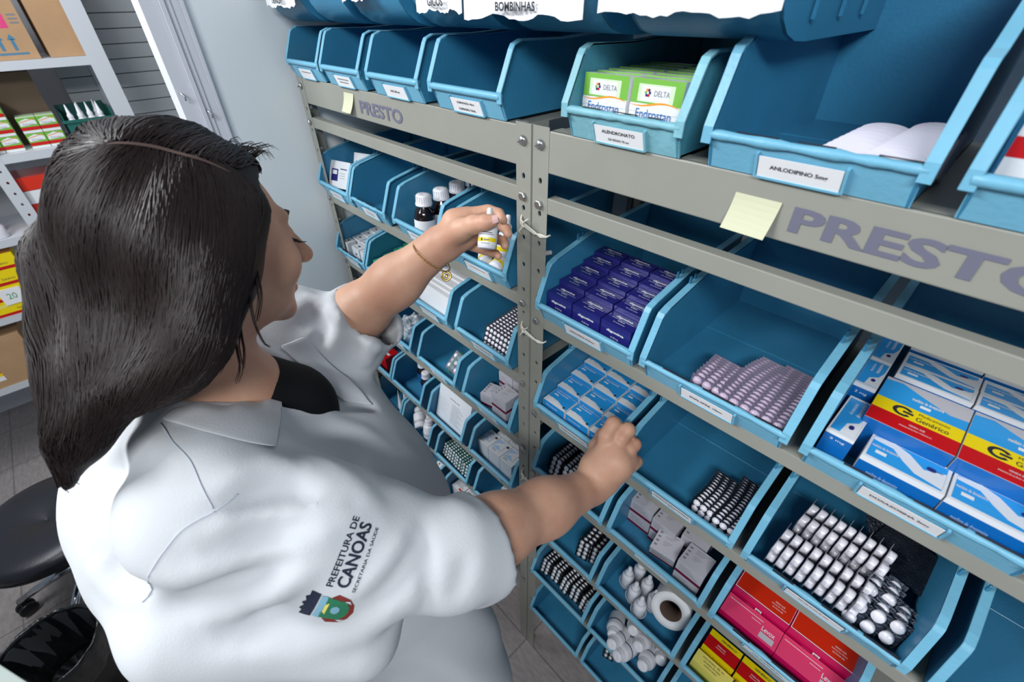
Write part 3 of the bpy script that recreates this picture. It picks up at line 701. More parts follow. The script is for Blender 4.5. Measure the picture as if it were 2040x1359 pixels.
for c in range(2): P9.at((ox + 0.006 + 0.079 * c, oy + 0.040, oz), (0, 0, 0), 'yellow carton with red top band, %s one' % ['left', 'right'][c], 'box', 'yellow and red cartons')
# grey-white boxes with maroon base
mb = MB().box((0, 0, 0), (0.056, 0.052, 0.042), 'grey_card'); mb.rect((0, 0, 0), X_, Z_, 0, 0, 0.056, 0.009, 'maroon'); mb.rect((0.056, 0, 0), Y_, Z_, 0, 0, 0.052, 0.009, 'maroon')
for q in range(4): mb.rect((0.004, 0.010 + q * 0.010, 0.042), X_, Y_, 0, 0, 0.006, 0.004, 'ink_grey')
for q in range(4): mb.rect((0.018, 0.046 - q * 0.0035, 0.042), X_, Y_, 0, 0, 0.028 - 0.004 * q, 0.0008, 'ink_grey')
for q in range(3): mb.rect((0.02, 0.028 - q * 0.004, 0.042), X_, Y_, 0, 0, 0.018 - 0.004 * q, 0.0008, 'ink_grey')
for q in range(3): mb.rect((0, 0, 0.016 + q * 0.007), X_, Z_, 0.006, 0, 0.046 - 0.008 * q, 0.0012, 'ink_grey'); mb.rect((0.056, 0, 0.016 + q * 0.007), Y_, Z_, 0.006, 0, 0.040 - 0.008 * q, 0.0012, 'ink_grey')
P11 = Proto('medicine_carton', mb)
ox, oy, oz = grp('R', 2, 1)
for (dx, dy, dz, rz, lab) in [
    (0.000, 0.105, 0, 0.0, 'bottom carton of the left back stack'), (0.000, 0.105, 0.0425, 0.03, 'carton on top of the left back stack'),
    (0.060, 0.100, 0, 0.0, 'bottom carton of the middle back stack'), (0.060, 0.099, 0.0425, -0.02, 'carton on top of the middle back stack'),
    (0.000, 0.165, 0.0425, 0, 'rearmost upper carton on the left'), (0.000, 0.165, 0.0, 0, 'rearmost lower carton on the left'), (0.062, 0.165, 0.0, 0, 'rearmost lower carton in the middle'), (0.062, 0.165, 0.0425, 0, 'rearmost upper carton in the middle'),
    (0.125, 0.110, 0, 0.0, 'bottom carton of the right back stack'), (0.125, 0.110, 0.0425, 0.05, 'carton on top of the right back stack'),
    (0.085, 0.035, 0.012, 0.12, 'tilted carton alone near the bin front'),
    (0.148, 0.025, 0, 0.0, 'bottom carton of the right front stack'), (0.148, 0.025, 0.0425, 0.0, 'carton on top of the right front stack')]:
    P11.at((ox + dx, oy + dy - 0.055 if dy > 0.05 else oy + dy - 0.025, oz + dz), (R_(14) if 'tilted' in lab else 0, 0, rz), 'grey-white carton with maroon base, ' + lab, 'box', 'scattered grey cartons')
ox, oy, oz = grp('L', 2, 3)
for (dx, dy, dz, rz, lab) in [(0.066, 0.10, 0, 0, 'lower left at the back'), (0.066, 0.10, 0.0425, 0, 'upper left at the back'), (0.125, 0.10, 0.0, 0, 'lower right at the back'), (0.125, 0.10, 0.0425, 0, 'upper right at the back'), (0.062, 0.03, 0.0, 0.25, 'alone at the front'), (0.120, 0.024, 0, 0, 'lower right at the front'), (0.120, 0.024, 0.0425, 0, 'upper right at the front')]:
    P11.at((ox + dx - 0.028, oy + dy - 0.022, oz + dz), (0, 0, rz), 'grey-white carton in the left rack, ' + lab, 'box', 'grey cartons on the left rack')
ox, oy, oz = grp('L', 4, 3)
for k, (dx, dy) in enumerate([(0.07, 0.05), (0.13, 0.05), (0.07, 0.11), (0.13, 0.11)]):
    P11.at((ox + dx - 0.014, oy + dy, oz), (0, 0, 0), 'grey-white carton above the rolled sleeve, %s %s' % (['front', 'front', 'back', 'back'][k], ['left', 'right'][k % 2]), 'box', 'grey cartons above the rolled sleeve')
# white and pale blue cartons, left rack
mb = MB().box((0, 0, 0), (0.052, 0.058, 0.05), 'white_card'); mb.rect((0, 0, 0.05), X_, Y_, 0.002, 0.016, 0.038, 0.050, 'pale_blue_card')
mb.poly((0, 0, 0.05), X_, Y_, [(0.002, 0.02), (0.01, 0.036), (0.03, 0.050), (0.038, 0.050), (0.038, 0.016), (0.02, 0.030)], 'white_card', eps=0.0006)
mb.poly((0.044, 0.044, 0.05), X_, Y_, [(0.0045 * math.cos(a * .785), 0.0045 * math.sin(a * .785)) for a in range(8)], 'ink', eps=0.0006)
for q in range(3): mb.rect((0, 0, 0.05), X_, Y_, 0.006, 0.006 + 0.003 * q, 0.024, 0.007 + 0.003 * q, 'ink_grey', eps=0.0006)
P12 = Proto('medicine_carton', mb)
ox, oy, oz = grp('L', 3, 3)
for k, (dx, dy, dz) in enumerate([(0.000, 0.030, 0), (0.054, 0.030, 0), (0.108, 0.030, 0), (0.030, 0.092, 0), (0.084, 0.092, 0), (0.138, 0.085, 0)]):
    P12.at((ox + dx - 0.004, oy + dy - 0.02, oz + dz), (0, 0, 0.0), 'white carton with pale blue wave, %s row, %s from left' % (['front', 'back'][k // 3], ORD[k % 3]), 'box', 'white and pale blue cartons', scale=(1, 1, 1.3 if k < 3 else 1.35))
# small white cartons with leaf marks
mb = MB().box((0, 0, 0), (0.050, 0.030, 0.05), 'white_card')
mb.poly((0.025, 0.016, 0.05), X_, Y_, [(0.008, 0), (0.003, 0.004), (-0.003, 0.002), (-0.008, 0.0045), (-0.005, -0.002), (0.001, -0.0045)], 'foil_green'); mb.rect((0, 0, 0.05), X_, Y_, 0.012, 0.004, 0.036, 0.0055, 'ink')
mb.poly((0.025, 0, 0.03), X_, Z_, [(0.008, 0), (0.003, 0.004), (-0.003, 0.002), (-0.008, 0.0045), (-0.005, -0.002), (0.001, -0.0045)], 'foil_green')
P13 = Proto('medicine_carton', mb)
ox, oy, oz = grp('L', 1, 0)
for r in range(5):
    for c in range(3):
        P13.at((ox + 0.004 + c * 0.0555 - (0.02 if (r == 0 and c == 0) else 0), oy + 0.002 + r * 0.033, oz), (0, 0, rnd.uniform(-0.06, 0.06)), 'small white carton with leaf mark, %s row, %s from left' % (ORD[r], ORD[c]), 'box', 'small white leaf-marked cartons', scale=(1, 1, 1.1 + 0.09 * r))
# green cartons
mb = MB().box((0, 0, 0), (0.066, 0.034, 0.05), 'green_card'); mb.rect((0, 0, 0.05), X_, Y_, 0.008, 0.022, 0.040, 0.0245, 'lime_pale'); mb.rect((0, 0, 0.05), X_, Y_, 0.008, 0.016, 0.032, 0.0175, 'lime_pale'); mb.rect((0, 0, 0.05), X_, Y_, 0.050, 0.006, 0.054, 0.010, 'lime_pale')
mb.rect((0, 0, 0), X_, Z_, 0.0, 0.014, 0.066, 0.016, 'lime_ink')
P14 = Proto('medicine_carton', mb)
ox, oy, oz = grp('L', 1, 1)
for r in range(5):
    for c in range(2):
        P14.at((ox + 0.006 + c * 0.070, oy - 0.002 + r * 0.038, oz), (0, 0, rnd.uniform(-0.03, 0.03)), 'green carton behind the forearm, %s row, %s' % (ORD[r], ['left', 'right'][c]), 'box', 'green cartons', scale=(1, 1, 1.15 + 0.12 * r))
# leaning white and navy cartons at the wall
mb = MB().box((0, 0, 0), (0.078, 0.045, 0.08), 'white_card'); mb.rect((0, 0, 0.02), X_, Z_, 0.008, 0.0, 0.034, 0.036, 'navy'); mb.rect((0, 0, 0.034), X_, Z_, 0.012, 0.006, 0.030, 0.018, 'white_card', eps=0.0005)
mb.rect((0, 0, 0.056), X_, Z_, 0.042, 0.0, 0.068, 0.003, 'navy'); 
for q in range(3): mb.rect((0, 0, 0.03 + q * 0.007), X_, Z_, 0.042, 0.0, 0.062, 0.0012, 'ink_grey')
P15 = Proto('medicine_carton', mb)
ox, oy, oz = grp('L', 0, 0)
P15.at((ox + 0.006, oy - 0.002, oz + 0.019), (R_(-24), 0, R_(16)), 'white and navy carton leaning at the front of its bin', 'box', 'white and navy cartons', scale=(1.1, 1, 1.0))
P15.at((ox + 0.030, oy + 0.072, oz + 0.030), (R_(-22), 0, R_(20)), 'white and navy carton leaning behind, half hidden by the bin side', 'box', 'white and navy cartons')
# upright narrow cartons at the cuff
mb = MB().box((0, 0, 0), (0.030, 0.030, 0.085), 'white_card'); mb.lathe([(0.007, 0.0853), (0.010, 0.0853)], 'label_blue', Matrix.Translation((0.015, 0.015, 0)), 12)
mb.rect((0, 0, 0.06), X_, Z_, 0.004, 0, 0.026, 0.012, 'pale_blue_card')
P16 = Proto('medicine_carton', mb)
ox, oy, oz = grp('L', 2, 0)
for k, (dx, dy) in enumerate([(0.01, 0.01), (0.045, 0.02), (0.080, 0.03), (0.115, 0.04), (0.148, 0.05), (0.05, 0.07), (0.09, 0.08), (0.13, 0.09)]):
    P16.at((ox + dx, oy + dy, oz), (0, R_(4), 0.1), 'narrow white carton with round blue mark, %s of the cluster' % ORD[k], 'box', 'narrow white cartons', scale=(1, 1, 1 + 0.06 * (k % 3)))
# white paper packets, a filed row
mb = MB().box((0, 0, 0), (0.165, 0.012, 0.082), 'paper'); mb.rect((0, 0, 0.082), X_, Y_, 0.01, 0.006, 0.15, 0.0065, 'grey_card')
P17 = Proto('paper_packet', mb)
ox, oy, oz = grp('L', 1, 2)
for r in range(14):
    P17.at((ox + 0.005, oy + 0.002 + r * 0.0165, oz), (R_(-6), 0, rnd.uniform(-0.02, 0.02)), 'white paper packet filed on edge, %s from the bin front' % ORD[r], 'packet', 'white paper packets', scale=(1, 1, 1 + 0.03 * (r % 3)))
# block of printed sheets
mb = MB().box((0, 0, 0), (0.168, 0.040, 0.145), 'paper_sheets'); 
mb.text('Controle geral', (0.085, 0, 0.106), X_, Z_, 0.006, 'maroon', width=0.05, bold=0.02, center=True)
for q in range(12): mb.rect((0, 0, 0.018 + q * 0.0065), X_, Z_, 0.075, 0, 0.135 - 0.02 * ((q * 7) % 3) / 2, 0.0014, 'ink_grey')
for q in range(9): mb.rect((0, 0, 0.036 + q * 0.0065), X_, Z_, 0.012, 0, 0.060 - 0.02 * ((q * 5) % 3) / 2, 0.0010, 'grey_card')
for q in range(9): mb.rect((0.168, 0.003 + q * 0.0045, 0), Z_, -Y_, 0.0, 0, 0.125, 0.0004, 'ink_grey')
ox, oy, oz = grp('L', 3, 2)
tag(mb.build('paper_block', loc=(ox + 0.003, oy + 0.001, oz + 0.013), rot=(R_(-17), 0, 0)), 'thick block of printed white sheets leaning out of its bin', 'paper')
# white cartons with red print
mb = MB().box((0, 0, 0), (0.062, 0.055, 0.05), 'white_card')
for q in range(4): mb.rect((0, 0, 0.05), X_, Y_, 0.008, 0.018 + q * 0.008, 0.050 - 0.006 * (q % 2), 0.0205 + q * 0.008, 'ink_grey')
mb.rect((0, 0, 0.05), X_, Y_, 0.036, 0.004, 0.056, 0.012, 'scarlet')
P18 = Proto('medicine_carton', mb)
ox, oy, oz = grp('L', 5, 2)
for k, (dx, dy) in enumerate([(0.006, 0.02), (0.072, 0.02), (0.006, 0.08), (0.072, 0.08), (0.13, 0.08)]):
    P18.at((ox + dx, oy + dy, oz), (0, 0, 0.0), 'white carton with red print above the sleeve, %s %s' % (['front', 'front', 'back', 'back', 'back'][k], ['left', 'right', 'left', 'middle', 'right'][k]), 'box', 'white cartons with red print', scale=(0.8 if k == 4 else 1, 1, 1.25))
ox, oy, oz = grp('L', 3, 0)
tag(MB().box((0, 0, 0), (0.05, 0.06, 0.07), 'red').rect((0, 0, 0.07), X_, Y_, 0.01, 0.02, 0.04, 0.03, 'white_card').build('medicine_carton', loc=(ox + 0.060, oy + 0.004, oz)), 'small red carton peeking out below the white sleeve', 'box')
tag(MB().box((0, 0, 0), (0.09, 0.04, 0.075), 'white_card').rect((0, 0, 0), X_, Z_, 0, 0.0, 0.09, 0.022, 'red').rect((0, 0, 0), X_, Z_, 0.0, 0.05, 0.09, 0.066, 'red').text('atenolol', (0.045, 0, 0.012), X_, Z_, 0.009, 'white_card', width=0.06, bold=0.02, center=True, eps=0.0006).build('medicine_carton', loc=(0.548, 0.005, TOP + 0.0045)), 'white carton with red bands in the bin at the right edge', 'box')

# ---- bottles
def dropper(body='bottle_white', band=None, cap='bottle_white', s=1.0):
    mb = MB(); mb.lathe([(0, 0), (0.0145, 0), (0.016, 0.002), (0.016, 0.044), (0.0145, 0.049), (0.009, 0.053), (0.008, 0.055)], body, None, 20)
    if band: mb.lathe([(0.0163, 0.010), (0.0163, 0.040)], 'paper', None, 20); mb.lathe([(0.0165, 0.013), (0.0165, 0.022)], band, None, 20)
    return mb
def cap_mb():
    return MB().lathe([(0.0098, 0.053), (0.0102, 0.054), (0.0102, 0.064), (0.0085, 0.066), (0.0058, 0.070), (0.0050, 0.084), (0.0036, 0.086), (0, 0.086)], 'bottle_white', None, 18)
def bottle(name, body, cap, label, cat, group, loc, rot, extra=None):
    root = empty(name, loc, rot); tag(root, label, cat, group); body.build('bottle_body', root); cap.build('cap', root)
    if extra: extra.build('bottle_label', root)
    return root
def drop_label(yellow=True):
    mb = MB().lathe([(0.0163, 0.008), (0.0163, 0.042)], 'paper', None, 24)
    if yellow:
        mb.lathe([(0.01645, 0.012), (0.01645, 0.021)], 'yellow', None, 24)
    return mb
d0 = bottle('dropper_bottle', dropper(), cap_mb(), 'white plastic dropper bottle standing at back right of its bin', 'bottle', 'dropper bottles behind the held one', (-0.075, 0.060, SL[0] + 0.062), (0, 0, 0.3), drop_label())
DB = [((-0.075, 0.060, SL[0] + 0.0045), (0, 0, 0), 'white dropper bottle standing underneath at back right'),
      ((-0.098, 0.020, SL[0] + 0.055), (R_(-16), R_(12), 1.0), 'white dropper bottle with its tip up, right beside the fingertips'),
      ((-0.150, 0.012, SL[0] + 0.020), (R_(-88), 0, R_(50)), 'white dropper bottle lying at the bin front, under the held bottle'),
      ((-0.120, 0.010, SL[0] + 0.020), (R_(-88), 0, R_(20)), 'white dropper bottle with yellow band lying at the front middle'),
      ((-0.075, 0.012, SL[0] + 0.020), (R_(-88), 0, R_(-10)), 'white dropper bottle with yellow band lying at the right front corner'),
      ((-0.110, 0.060, SL[0] + 0.035), (R_(-80), 0, R_(-50)), 'white dropper bottle lying across the middle of its bin'),
      ((-0.140, 0.100, SL[0] + 0.035), (R_(-70), 0, R_(20)), 'white dropper bottle lying at the back left of its bin')]
for l, r, lab in DB:
    c = copy_tree(d0); c.location = l; c.rotation_euler = r; c['label'] = lab
# syrup bottles with ridged caps
def syrup(r=0.027, h=0.082, body='bottle_dark'):
    return MB().lathe([(0, 0), (r * 0.92, 0), (r, 0.003), (r, h * 0.62), (r * 0.86, h * 0.78), (r * 0.5, h * 0.92), (r * 0.48, h)], body, None, 22)
def syrup_cap(r=0.0195, z=0.078, h=0.026, m='bottle_white'):
    mb = MB().lathe([(r * 1.08, z), (r * 1.08, z + 0.005), (r, z + 0.006), (r * 0.94, z + h - 0.002), (r * 0.86, z + h), (r * 0.3, z + h), (0, z + h - 0.001)], m, None, 22)
    for k in range(22): a = k * 2 * math.pi / 22; mb.box((r * 0.985, -0.0006, z + 0.007), (r * 1.02, 0.0006, z + h - 0.003), m, Matrix.Rotation(a, 4, 'Z'))
    return mb
s0 = bottle('syrup_bottle', syrup(), syrup_cap(), 'dark syrup bottle with white cap standing at the front', 'bottle', 'dark syrup bottles with white caps', (-0.408, 0.030, SL[0] + 0.0045), (R_(-4), 0, R_(0)),
            MB().lathe([(0.0273, 0.012), (0.0273, 0.044)], 'paper', None, 22).lathe([(0.0275, 0.010), (0.0275, 0.018)], 'yellow', None, 22))
for l, lab in [((-0.412, 0.092, SL[0] + 0.0045), 'dark syrup bottle with white cap, second from the front, by the bin side'), ((-0.425, 0.153, SL[0] + 0.0045), 'dark syrup bottle with white cap, third from the front'), ((-0.436, 0.216, SL[0] + 0.0045), 'dark syrup bottle with white cap, fourth, near the back'), ((-0.352, 0.150, SL[0] + 0.0045), 'dark syrup bottle with white cap, alone to the right of the file')]:
    c = copy_tree(s0); c.location = l; c.rotation_euler = (0, 0, rnd.random()); c['label'] = lab
a0 = bottle('amber_bottle', syrup(0.0235, 0.076), syrup_cap(0.0160, 0.073, 0.024), 'amber bottle with blue label and white cap, left one', 'bottle', 'amber bottles with blue labels', (-0.660, 0.088, SL[3] + 0.0045), (0, 0, 0.3), MB().lathe([(0.0238, 0.006), (0.0238, 0.048)], 'label_blue', None, 22))
c = copy_tree(a0); c.location = (-0.596, 0.062, SL[3] + 0.0045); c['label'] = 'amber bottle with blue label and white cap, right one at the bin side'
# white wide bottles lying down
def pillbot(r=0.025, h=0.068): return MB().lathe([(0, 0), (r * 0.9, 0), (r, 0.003), (r, h * 0.80), (r * 0.9, h * 0.90), (r * 0.62, h * 0.97), (r * 0.6, h)], 'bottle_white', None, 22)
b0 = bottle('pill_bottle', pillbot(), syrup_cap(0.0175, 0.067, 0.019), 'white pill bottle lying at the bin front, cap to the left', 'bottle', 'white pill bottles on the left rack', (-0.628, 0.018, SL[4] + 0.030), (R_(0), R_(-62), R_(-30)), MB().lathe([(0.0253, 0.012), (0.0253, 0.044)], 'paper', None, 22).lathe([(0.0254, 0.018), (0.0254, 0.030)], 'grey_card', None, 22))
c = copy_tree(b0); c.location = (-0.625, 0.066, SL[4] + 0.030); c.rotation_euler = (R_(0), R_(-60), R_(-30)); c['label'] = 'white pill bottle lying behind the front one, cap showing'
c = copy_tree(b0); c.location = (-0.575, 0.022, SL[4] + 0.008); c.rotation_euler = (R_(-16), R_(-6), 0.4); c['label'] = 'white bottle standing upright beside the two lying ones'
# lying white bottles, low on the right rack
ox, oy, oz = grp('R', 4, 1)
w0 = None
for k, (dx, dy, dz, rx, rz) in enumerate([(0.035, 0.045, 0.028, 62, 20), (0.075, 0.020, 0.026, 55, 0), (0.115, 0.015, 0.024, 62, -10), (0.085, 0.085, 0.028, 50, 10), (0.130, 0.070, 0.026, 55, 0), (0.165, 0.045, 0.026, 60, 0), (0.180, 0.085, 0.028, 55, 10), (0.150, 0.115, 0.05, 40, 0)]):
    lab = 'white plastic bottle lying below the paper roll, %s from the left' % ORD[k]
    if w0 is None: w0 = bottle('pill_bottle', pillbot(0.024, 0.075), syrup_cap(0.016, 0.072, 0.018), lab, 'bottle', 'white plastic bottles low on the right rack', (ox + dx, oy + dy + 0.03, oz + dz), (R_(rx), 0, R_(rz)), MB().lathe([(0.0243, 0.012), (0.0243, 0.050)], 'paper', None, 22).lathe([(0.0244, 0.044), (0.0244, 0.048)], 'navy', None, 22))
    else: c = copy_tree(w0); c.location = (ox + dx, oy + dy + 0.03, oz + dz); c.rotation_euler = (R_(rx), 0, R_(rz)); c['label'] = lab
# eye-drop bottles in a clear tray, and the paper roll
ox, oy, oz = grp('R', 3, 1)
e0 = None
for k, (dx, dy) in enumerate([(0.040, 0.105), (0.052, 0.143), (0.074, 0.085), (0.088, 0.123), (0.104, 0.065), (0.120, 0.104)]):
    lab = 'white dropper bottle in a clear tray beside the paper roll, %s row, %s' % (ORD[k // 2], ['front', 'back'][k % 2])
    if e0 is None: e0 = bottle('dropper_bottle', dropper('bottle_white'), cap_mb(), lab, 'bottle', 'dropper bottles beside the paper roll', (ox + dx, oy + dy - 0.055, oz + 0.012), (0, 0, 0), None)
    else: c = copy_tree(e0); c.location = (ox + dx, oy + dy - 0.055, oz + 0.012); c['label'] = lab
mb = MB()
for k, (dx, dy) in enumerate([(0.040, 0.105), (0.052, 0.143), (0.074, 0.085), (0.088, 0.123), (0.104, 0.065), (0.120, 0.104)]):
    mb.lathe([(0.0, 0.001), (0.017, 0.001), (0.0175, 0.012), (0.0175, 0.022), (0.021, 0.022)], 'plastic_clear', Matrix.Translation((ox + dx, oy + dy - 0.055, oz + 0.004)), 16)
tag(mb.build('clear_tray'), 'thin clear plastic tray around the small dropper bottles', 'tray')
rr = empty('paper_roll', (ox + 0.160, oy + 0.078, oz + 0.062), (R_(62), R_(0), R_(10))); tag(rr, 'white paper roll with brown core lying among dropper bottles', 'paper roll')
MB().lathe([(0.0265, -0.045), (0.047, -0.045), (0.048, -0.043), (0.048, 0.043), (0.047, 0.045), (0.0265, 0.045), (0.0265, -0.045)], 'paper', None, 40).build('paper_winding', rr)
MB().lathe([(0.0262, 0.0445), (0.0262, -0.044), (0.0245, -0.044), (0.0245, 0.0445), (0.0262, 0.0445)], 'core_brown', None, 32).build('cardboard_core', rr)
# small vial peeking between the lower bins, ointment tubes, pill card
sv = bottle('dropper_bottle', dropper('bottle_grey'), cap_mb(), 'small white dropper bottle in the gap right of the dark blister bin', 'bottle', None, (0.262, 0.10, SR[4] + 0.001), (0, 0, 0), None)
def tube_mb():
    mb = MB(); vs = []; n = 12; L = 0.085
    for j in range(6):
        t = j / 5; a = 0.012; b = 0.010 * (1 - t) + 0.001; a2 = 0.012 + 0.003 * t
        for i in range(n): q = 2 * math.pi * i / n; vs.append((a2 * math.cos(q), b * math.sin(q), t * L))
    fs = [(j * n + i, j * n + (i + 1) % n, (j + 1) * n + (i + 1) % n, (j + 1) * n + i) for j in range(5) for i in range(n)] + [tuple(range(n))[::-1], tuple(range(5 * n, 6 * n))]
    mb.add(vs, fs, 'bottle_white', None, True); mb.rect((0, -0.0065, 0.030), X_, Z_, -0.008, 0, 0.008, 0.012, 'grey_card', eps=0.001); mb.rect((0, -0.004, 0.055), X_, Z_, -0.009, 0, 0.009, 0.006, 'magenta', eps=0.001)
    return mb
ox, oy, oz = grp('L', 4, 0)
t0 = bottle('ointment_tube', tube_mb(), MB().lathe([(0, -0.012), (0.007, -0.012), (0.0085, -0.001), (0, -0.001)], 'bottle_white', None, 14), 'white ointment tube lying at the back of its bin, upper one', 'tube', 'white ointment tubes', (ox + 0.105, oy + 0.052, oz + 0.015), (0, R_(-78), R_(-25)))
c = copy_tree(t0); c.location = (ox + 0.112, oy + 0.022, oz + 0.015); c['label'] = 'white ointment tube lying nearest the bin front, lower one'
# ---- blister packs
def blister(nx, nz, px, pz, r, h, foil, pill, two=False, t=0.0008):
    # plate in the xz plane, origin at the bottom centre, bulges towards -y
    mb = MB(); W = nx * px + 0.004; H = nz * pz + 0.004
    mb.box((-W / 2, -t / 2, 0), (W / 2, t / 2, H), foil)
    for i in range(nx):
        for j in range(nz):
            mb.dome((-W / 2 + 0.002 + (i + 0.5) * px, -t / 2, 0.002 + (j + 0.5) * pz), (0, -1, 0), r, h, pill)
    return mb
BL = {}
def bl(k, *a):
    if k not in BL: BL[k] = Proto('blister_pack', blister(*a))
    return BL[k]
lil = bl('lil', 3, 2, 0.0165, 0.0160, 0.0078, 0.0056, 'foil', 'pill_lilac')
ox, oy, oz = grp('R', 0, 1)
def pile(pr, x, y, z, n, dy, curve, lab, grp_, rz=0.0, lean=-20, dx=0.0, dz=0.0):
    for k in range(n):
        t = k / max(1, n - 1)
        pr.at((x + dx * k + curve * math.sin(t * 3.1), y + dy * k, z + dz * math.sin(t * 3.1)), (R_(lean - 14 * t), 0, rz + rnd.uniform(-0.03, 0.03)), '%s, %s from the front' % (lab, ORD[k]), 'blister pack', grp_)
pile(lil, 0.378, oy + 0.004, oz, 9, 0.0078, 0.002, 'lilac blister pack on edge, left pile', 'lilac blister packs in the enalapril bin', rz=-0.10, lean=-6, dz=0.004)
pile(lil, 0.424, oy - 0.002, oz, 16, 0.0078, -0.003, 'lilac blister pack on edge, middle pile', 'lilac blister packs in the enalapril bin', rz=-0.06, dx=0.0008, lean=-6, dz=0.006)
pile(lil, 0.472, oy - 0.004, oz, 17, 0.0078, 0.002, 'lilac blister pack on edge, right pile', 'lilac blister packs in the enalapril bin', rz=-0.04, lean=-6, dz=0.006)
wh = bl('wh', 3, 2, 0.0142, 0.0158, 0.0070, 0.0060, 'foil_dark', 'pill_white')
ox, oy, oz = grp('R', 1, 1)
pile(wh, 0.438, oy + 0.012, oz, 12, 0.0074, 0.004, 'white-tablet blister pack on edge, left pile', 'white-tablet blister packs in the hidroclorotiazida bin', rz=-0.08, lean=-6, dz=0.004)
pile(wh, 0.480, oy + 0.004, oz, 16, 0.0074, 0.005, 'white-tablet blister pack on edge, right pile', 'white-tablet blister packs in the hidroclorotiazida bin', rz=-0.05, lean=-6, dz=0.005)
# big tablets: packs standing with their faces sideways
def disc_pack(nx, px, r, h, foil):
    mb = blister(nx, 2, px, 0.025, r * 0.2, 0.001, foil, 'pill_white'); W = nx * px + 0.004
    for i in range(nx):
        for j in range(2):
            c = Matrix.Translation((-W / 2 + 0.002 + (i + 0.5) * px, -0.0004, 0.004 + (j + 0.5) * 0.025)) @ Matrix.Rotation(R_(90), 4, 'X')
            mb.lathe([(r, 0), (r, h * 0.75), (r * 0.86, h * 0.95), (0, h)], 'pill_white', c, 12)
    return mb
big = BL['big'] = Proto('blister_pack', disc_pack(2, 0.034, 0.0112, 0.0118, 'foil_clear'))
ox, oy, oz = grp('R', 1, 2)
for k in range(9):
    big.at((ox + 0.022 + k * 0.0150, oy + 0.036, oz + 0.002), (0, R_(3), R_(86)), 'big-tablet blister pack standing sideways, front group, %s from left' % ORD[k], 'blister pack', 'big-tablet blister packs')
for k in range(9):
    big.at((ox + 0.034 + k * 0.0145, oy + 0.112, oz + 0.008), (0, R_(3), R_(84)), 'big-tablet blister pack standing sideways, rear group, %s from left' % ORD[k], 'blister pack', 'big-tablet blister packs')
cl = Proto('blister_pack', disc_pack(1, 0.022, 0.0092, 0.0088, 'foil_dark'))
for p in range(5):
    pile(cl, ox + 0.145 + 0.0235 * (p % 3) + 0.004 * (p // 3), oy + 0.006 + 0.038 * (p // 3) + 0.004 * (p % 3), oz, 3, 0.0115, 0.0, 'tilted big-tablet strip at the right front, %s clump' % ORD[p], 'leaning big-tablet strips', rz=-0.25, lean=-25)
fp = MB(); fp.box((-0.045, -0.0006, 0), (0.045, 0.0006, 0.075), 'foil_dark')
for i in range(4):
    for j in range(3): fp.dome((-0.034 + i * 0.0225, 0.0006, 0.015 + j * 0.0215), (0, 1, 0), 0.0098, 0.006, 'plastic_clear')
FP = Proto('blister_pack', fp)
for k, (dx, dy, dz, rx, rz) in enumerate([(0.160, 0.215, 0.012, -40, 10), (0.180, 0.165, 0.016, -62, 35), (0.165, 0.120, 0.030, -74, -15)]):
    FP.at((ox + dx, oy + dy, oz + dz), (R_(rx), 0, R_(rz)), 'dark foil blister pack lying loose in the big tablet bin, %s from back' % ORD[k], 'blister pack', 'loose dark foil packs')
# dense black and white packs
den = bl('den', 8, 4, 0.0118, 0.0125, 0.0048, 0.0042, 'ink', 'pill_white')
ox, oy, oz = grp('L', 1, 3)
for k in range(17):
    t = k / 16
    den.at((ox + 0.115 + 0.010 * math.sin(t * 3), oy + 0.006 + 0.0088 * k, oz + 0.018 * math.sin(min(1, t * 1.5) * 1.57)), (R_(-18), R_(2), 0.0), 'black and white blister pack, %s from the bin front' % ORD[k], 'blister pack', 'dense black and white blister packs', scale=(1.1 + 0.3 * t * 0, 1, 1.1))
# green packs
gp = bl('grn', 3, 4, 0.0150, 0.0140, 0.0058, 0.0045, 'foil_green', 'pill_silver')
ox, oy, oz = grp('L', 4, 2)
for p in range(4):
    pile(gp, ox + 0.020 + 0.046 * p * 0.93, oy + 0.002 - 0.002 * p, oz + 0.014, 11, 0.0085, 0.003, 'dark green blister pack on edge, %s pile from left' % ORD[p], 'dark green blister packs', rz=-0.1 + 0.08 * p)
# silver packs under the wrist
sp = bl('slv', 4, 4, 0.0150, 0.0140, 0.0064, 0.0045, 'foil_dark', 'pill_silver')
spw = bl('slw', 2, 4, 0.0165, 0.0140, 0.0070, 0.0048, 'foil_dark', 'pill_white')
ox, oy, oz = grp('R', 2, 0)
pile(spw, ox + 0.028, oy + 0.012, oz, 17, 0.0095, 0.000, 'white-tablet blister pack under the wrist, left file', 'blister files under the right wrist', rz=0.0)
pile(spw, ox + 0.070, oy + 0.010, oz, 17, 0.0095, 0.000, 'white-tablet blister pack under the wrist, second file', 'blister files under the right wrist', rz=0.0)
pile(sp, ox + 0.130, oy + 0.008, oz, 17, 0.0095, 0.000, 'silver blister pack under the wrist, third file', 'blister files under the right wrist', rz=0.0)
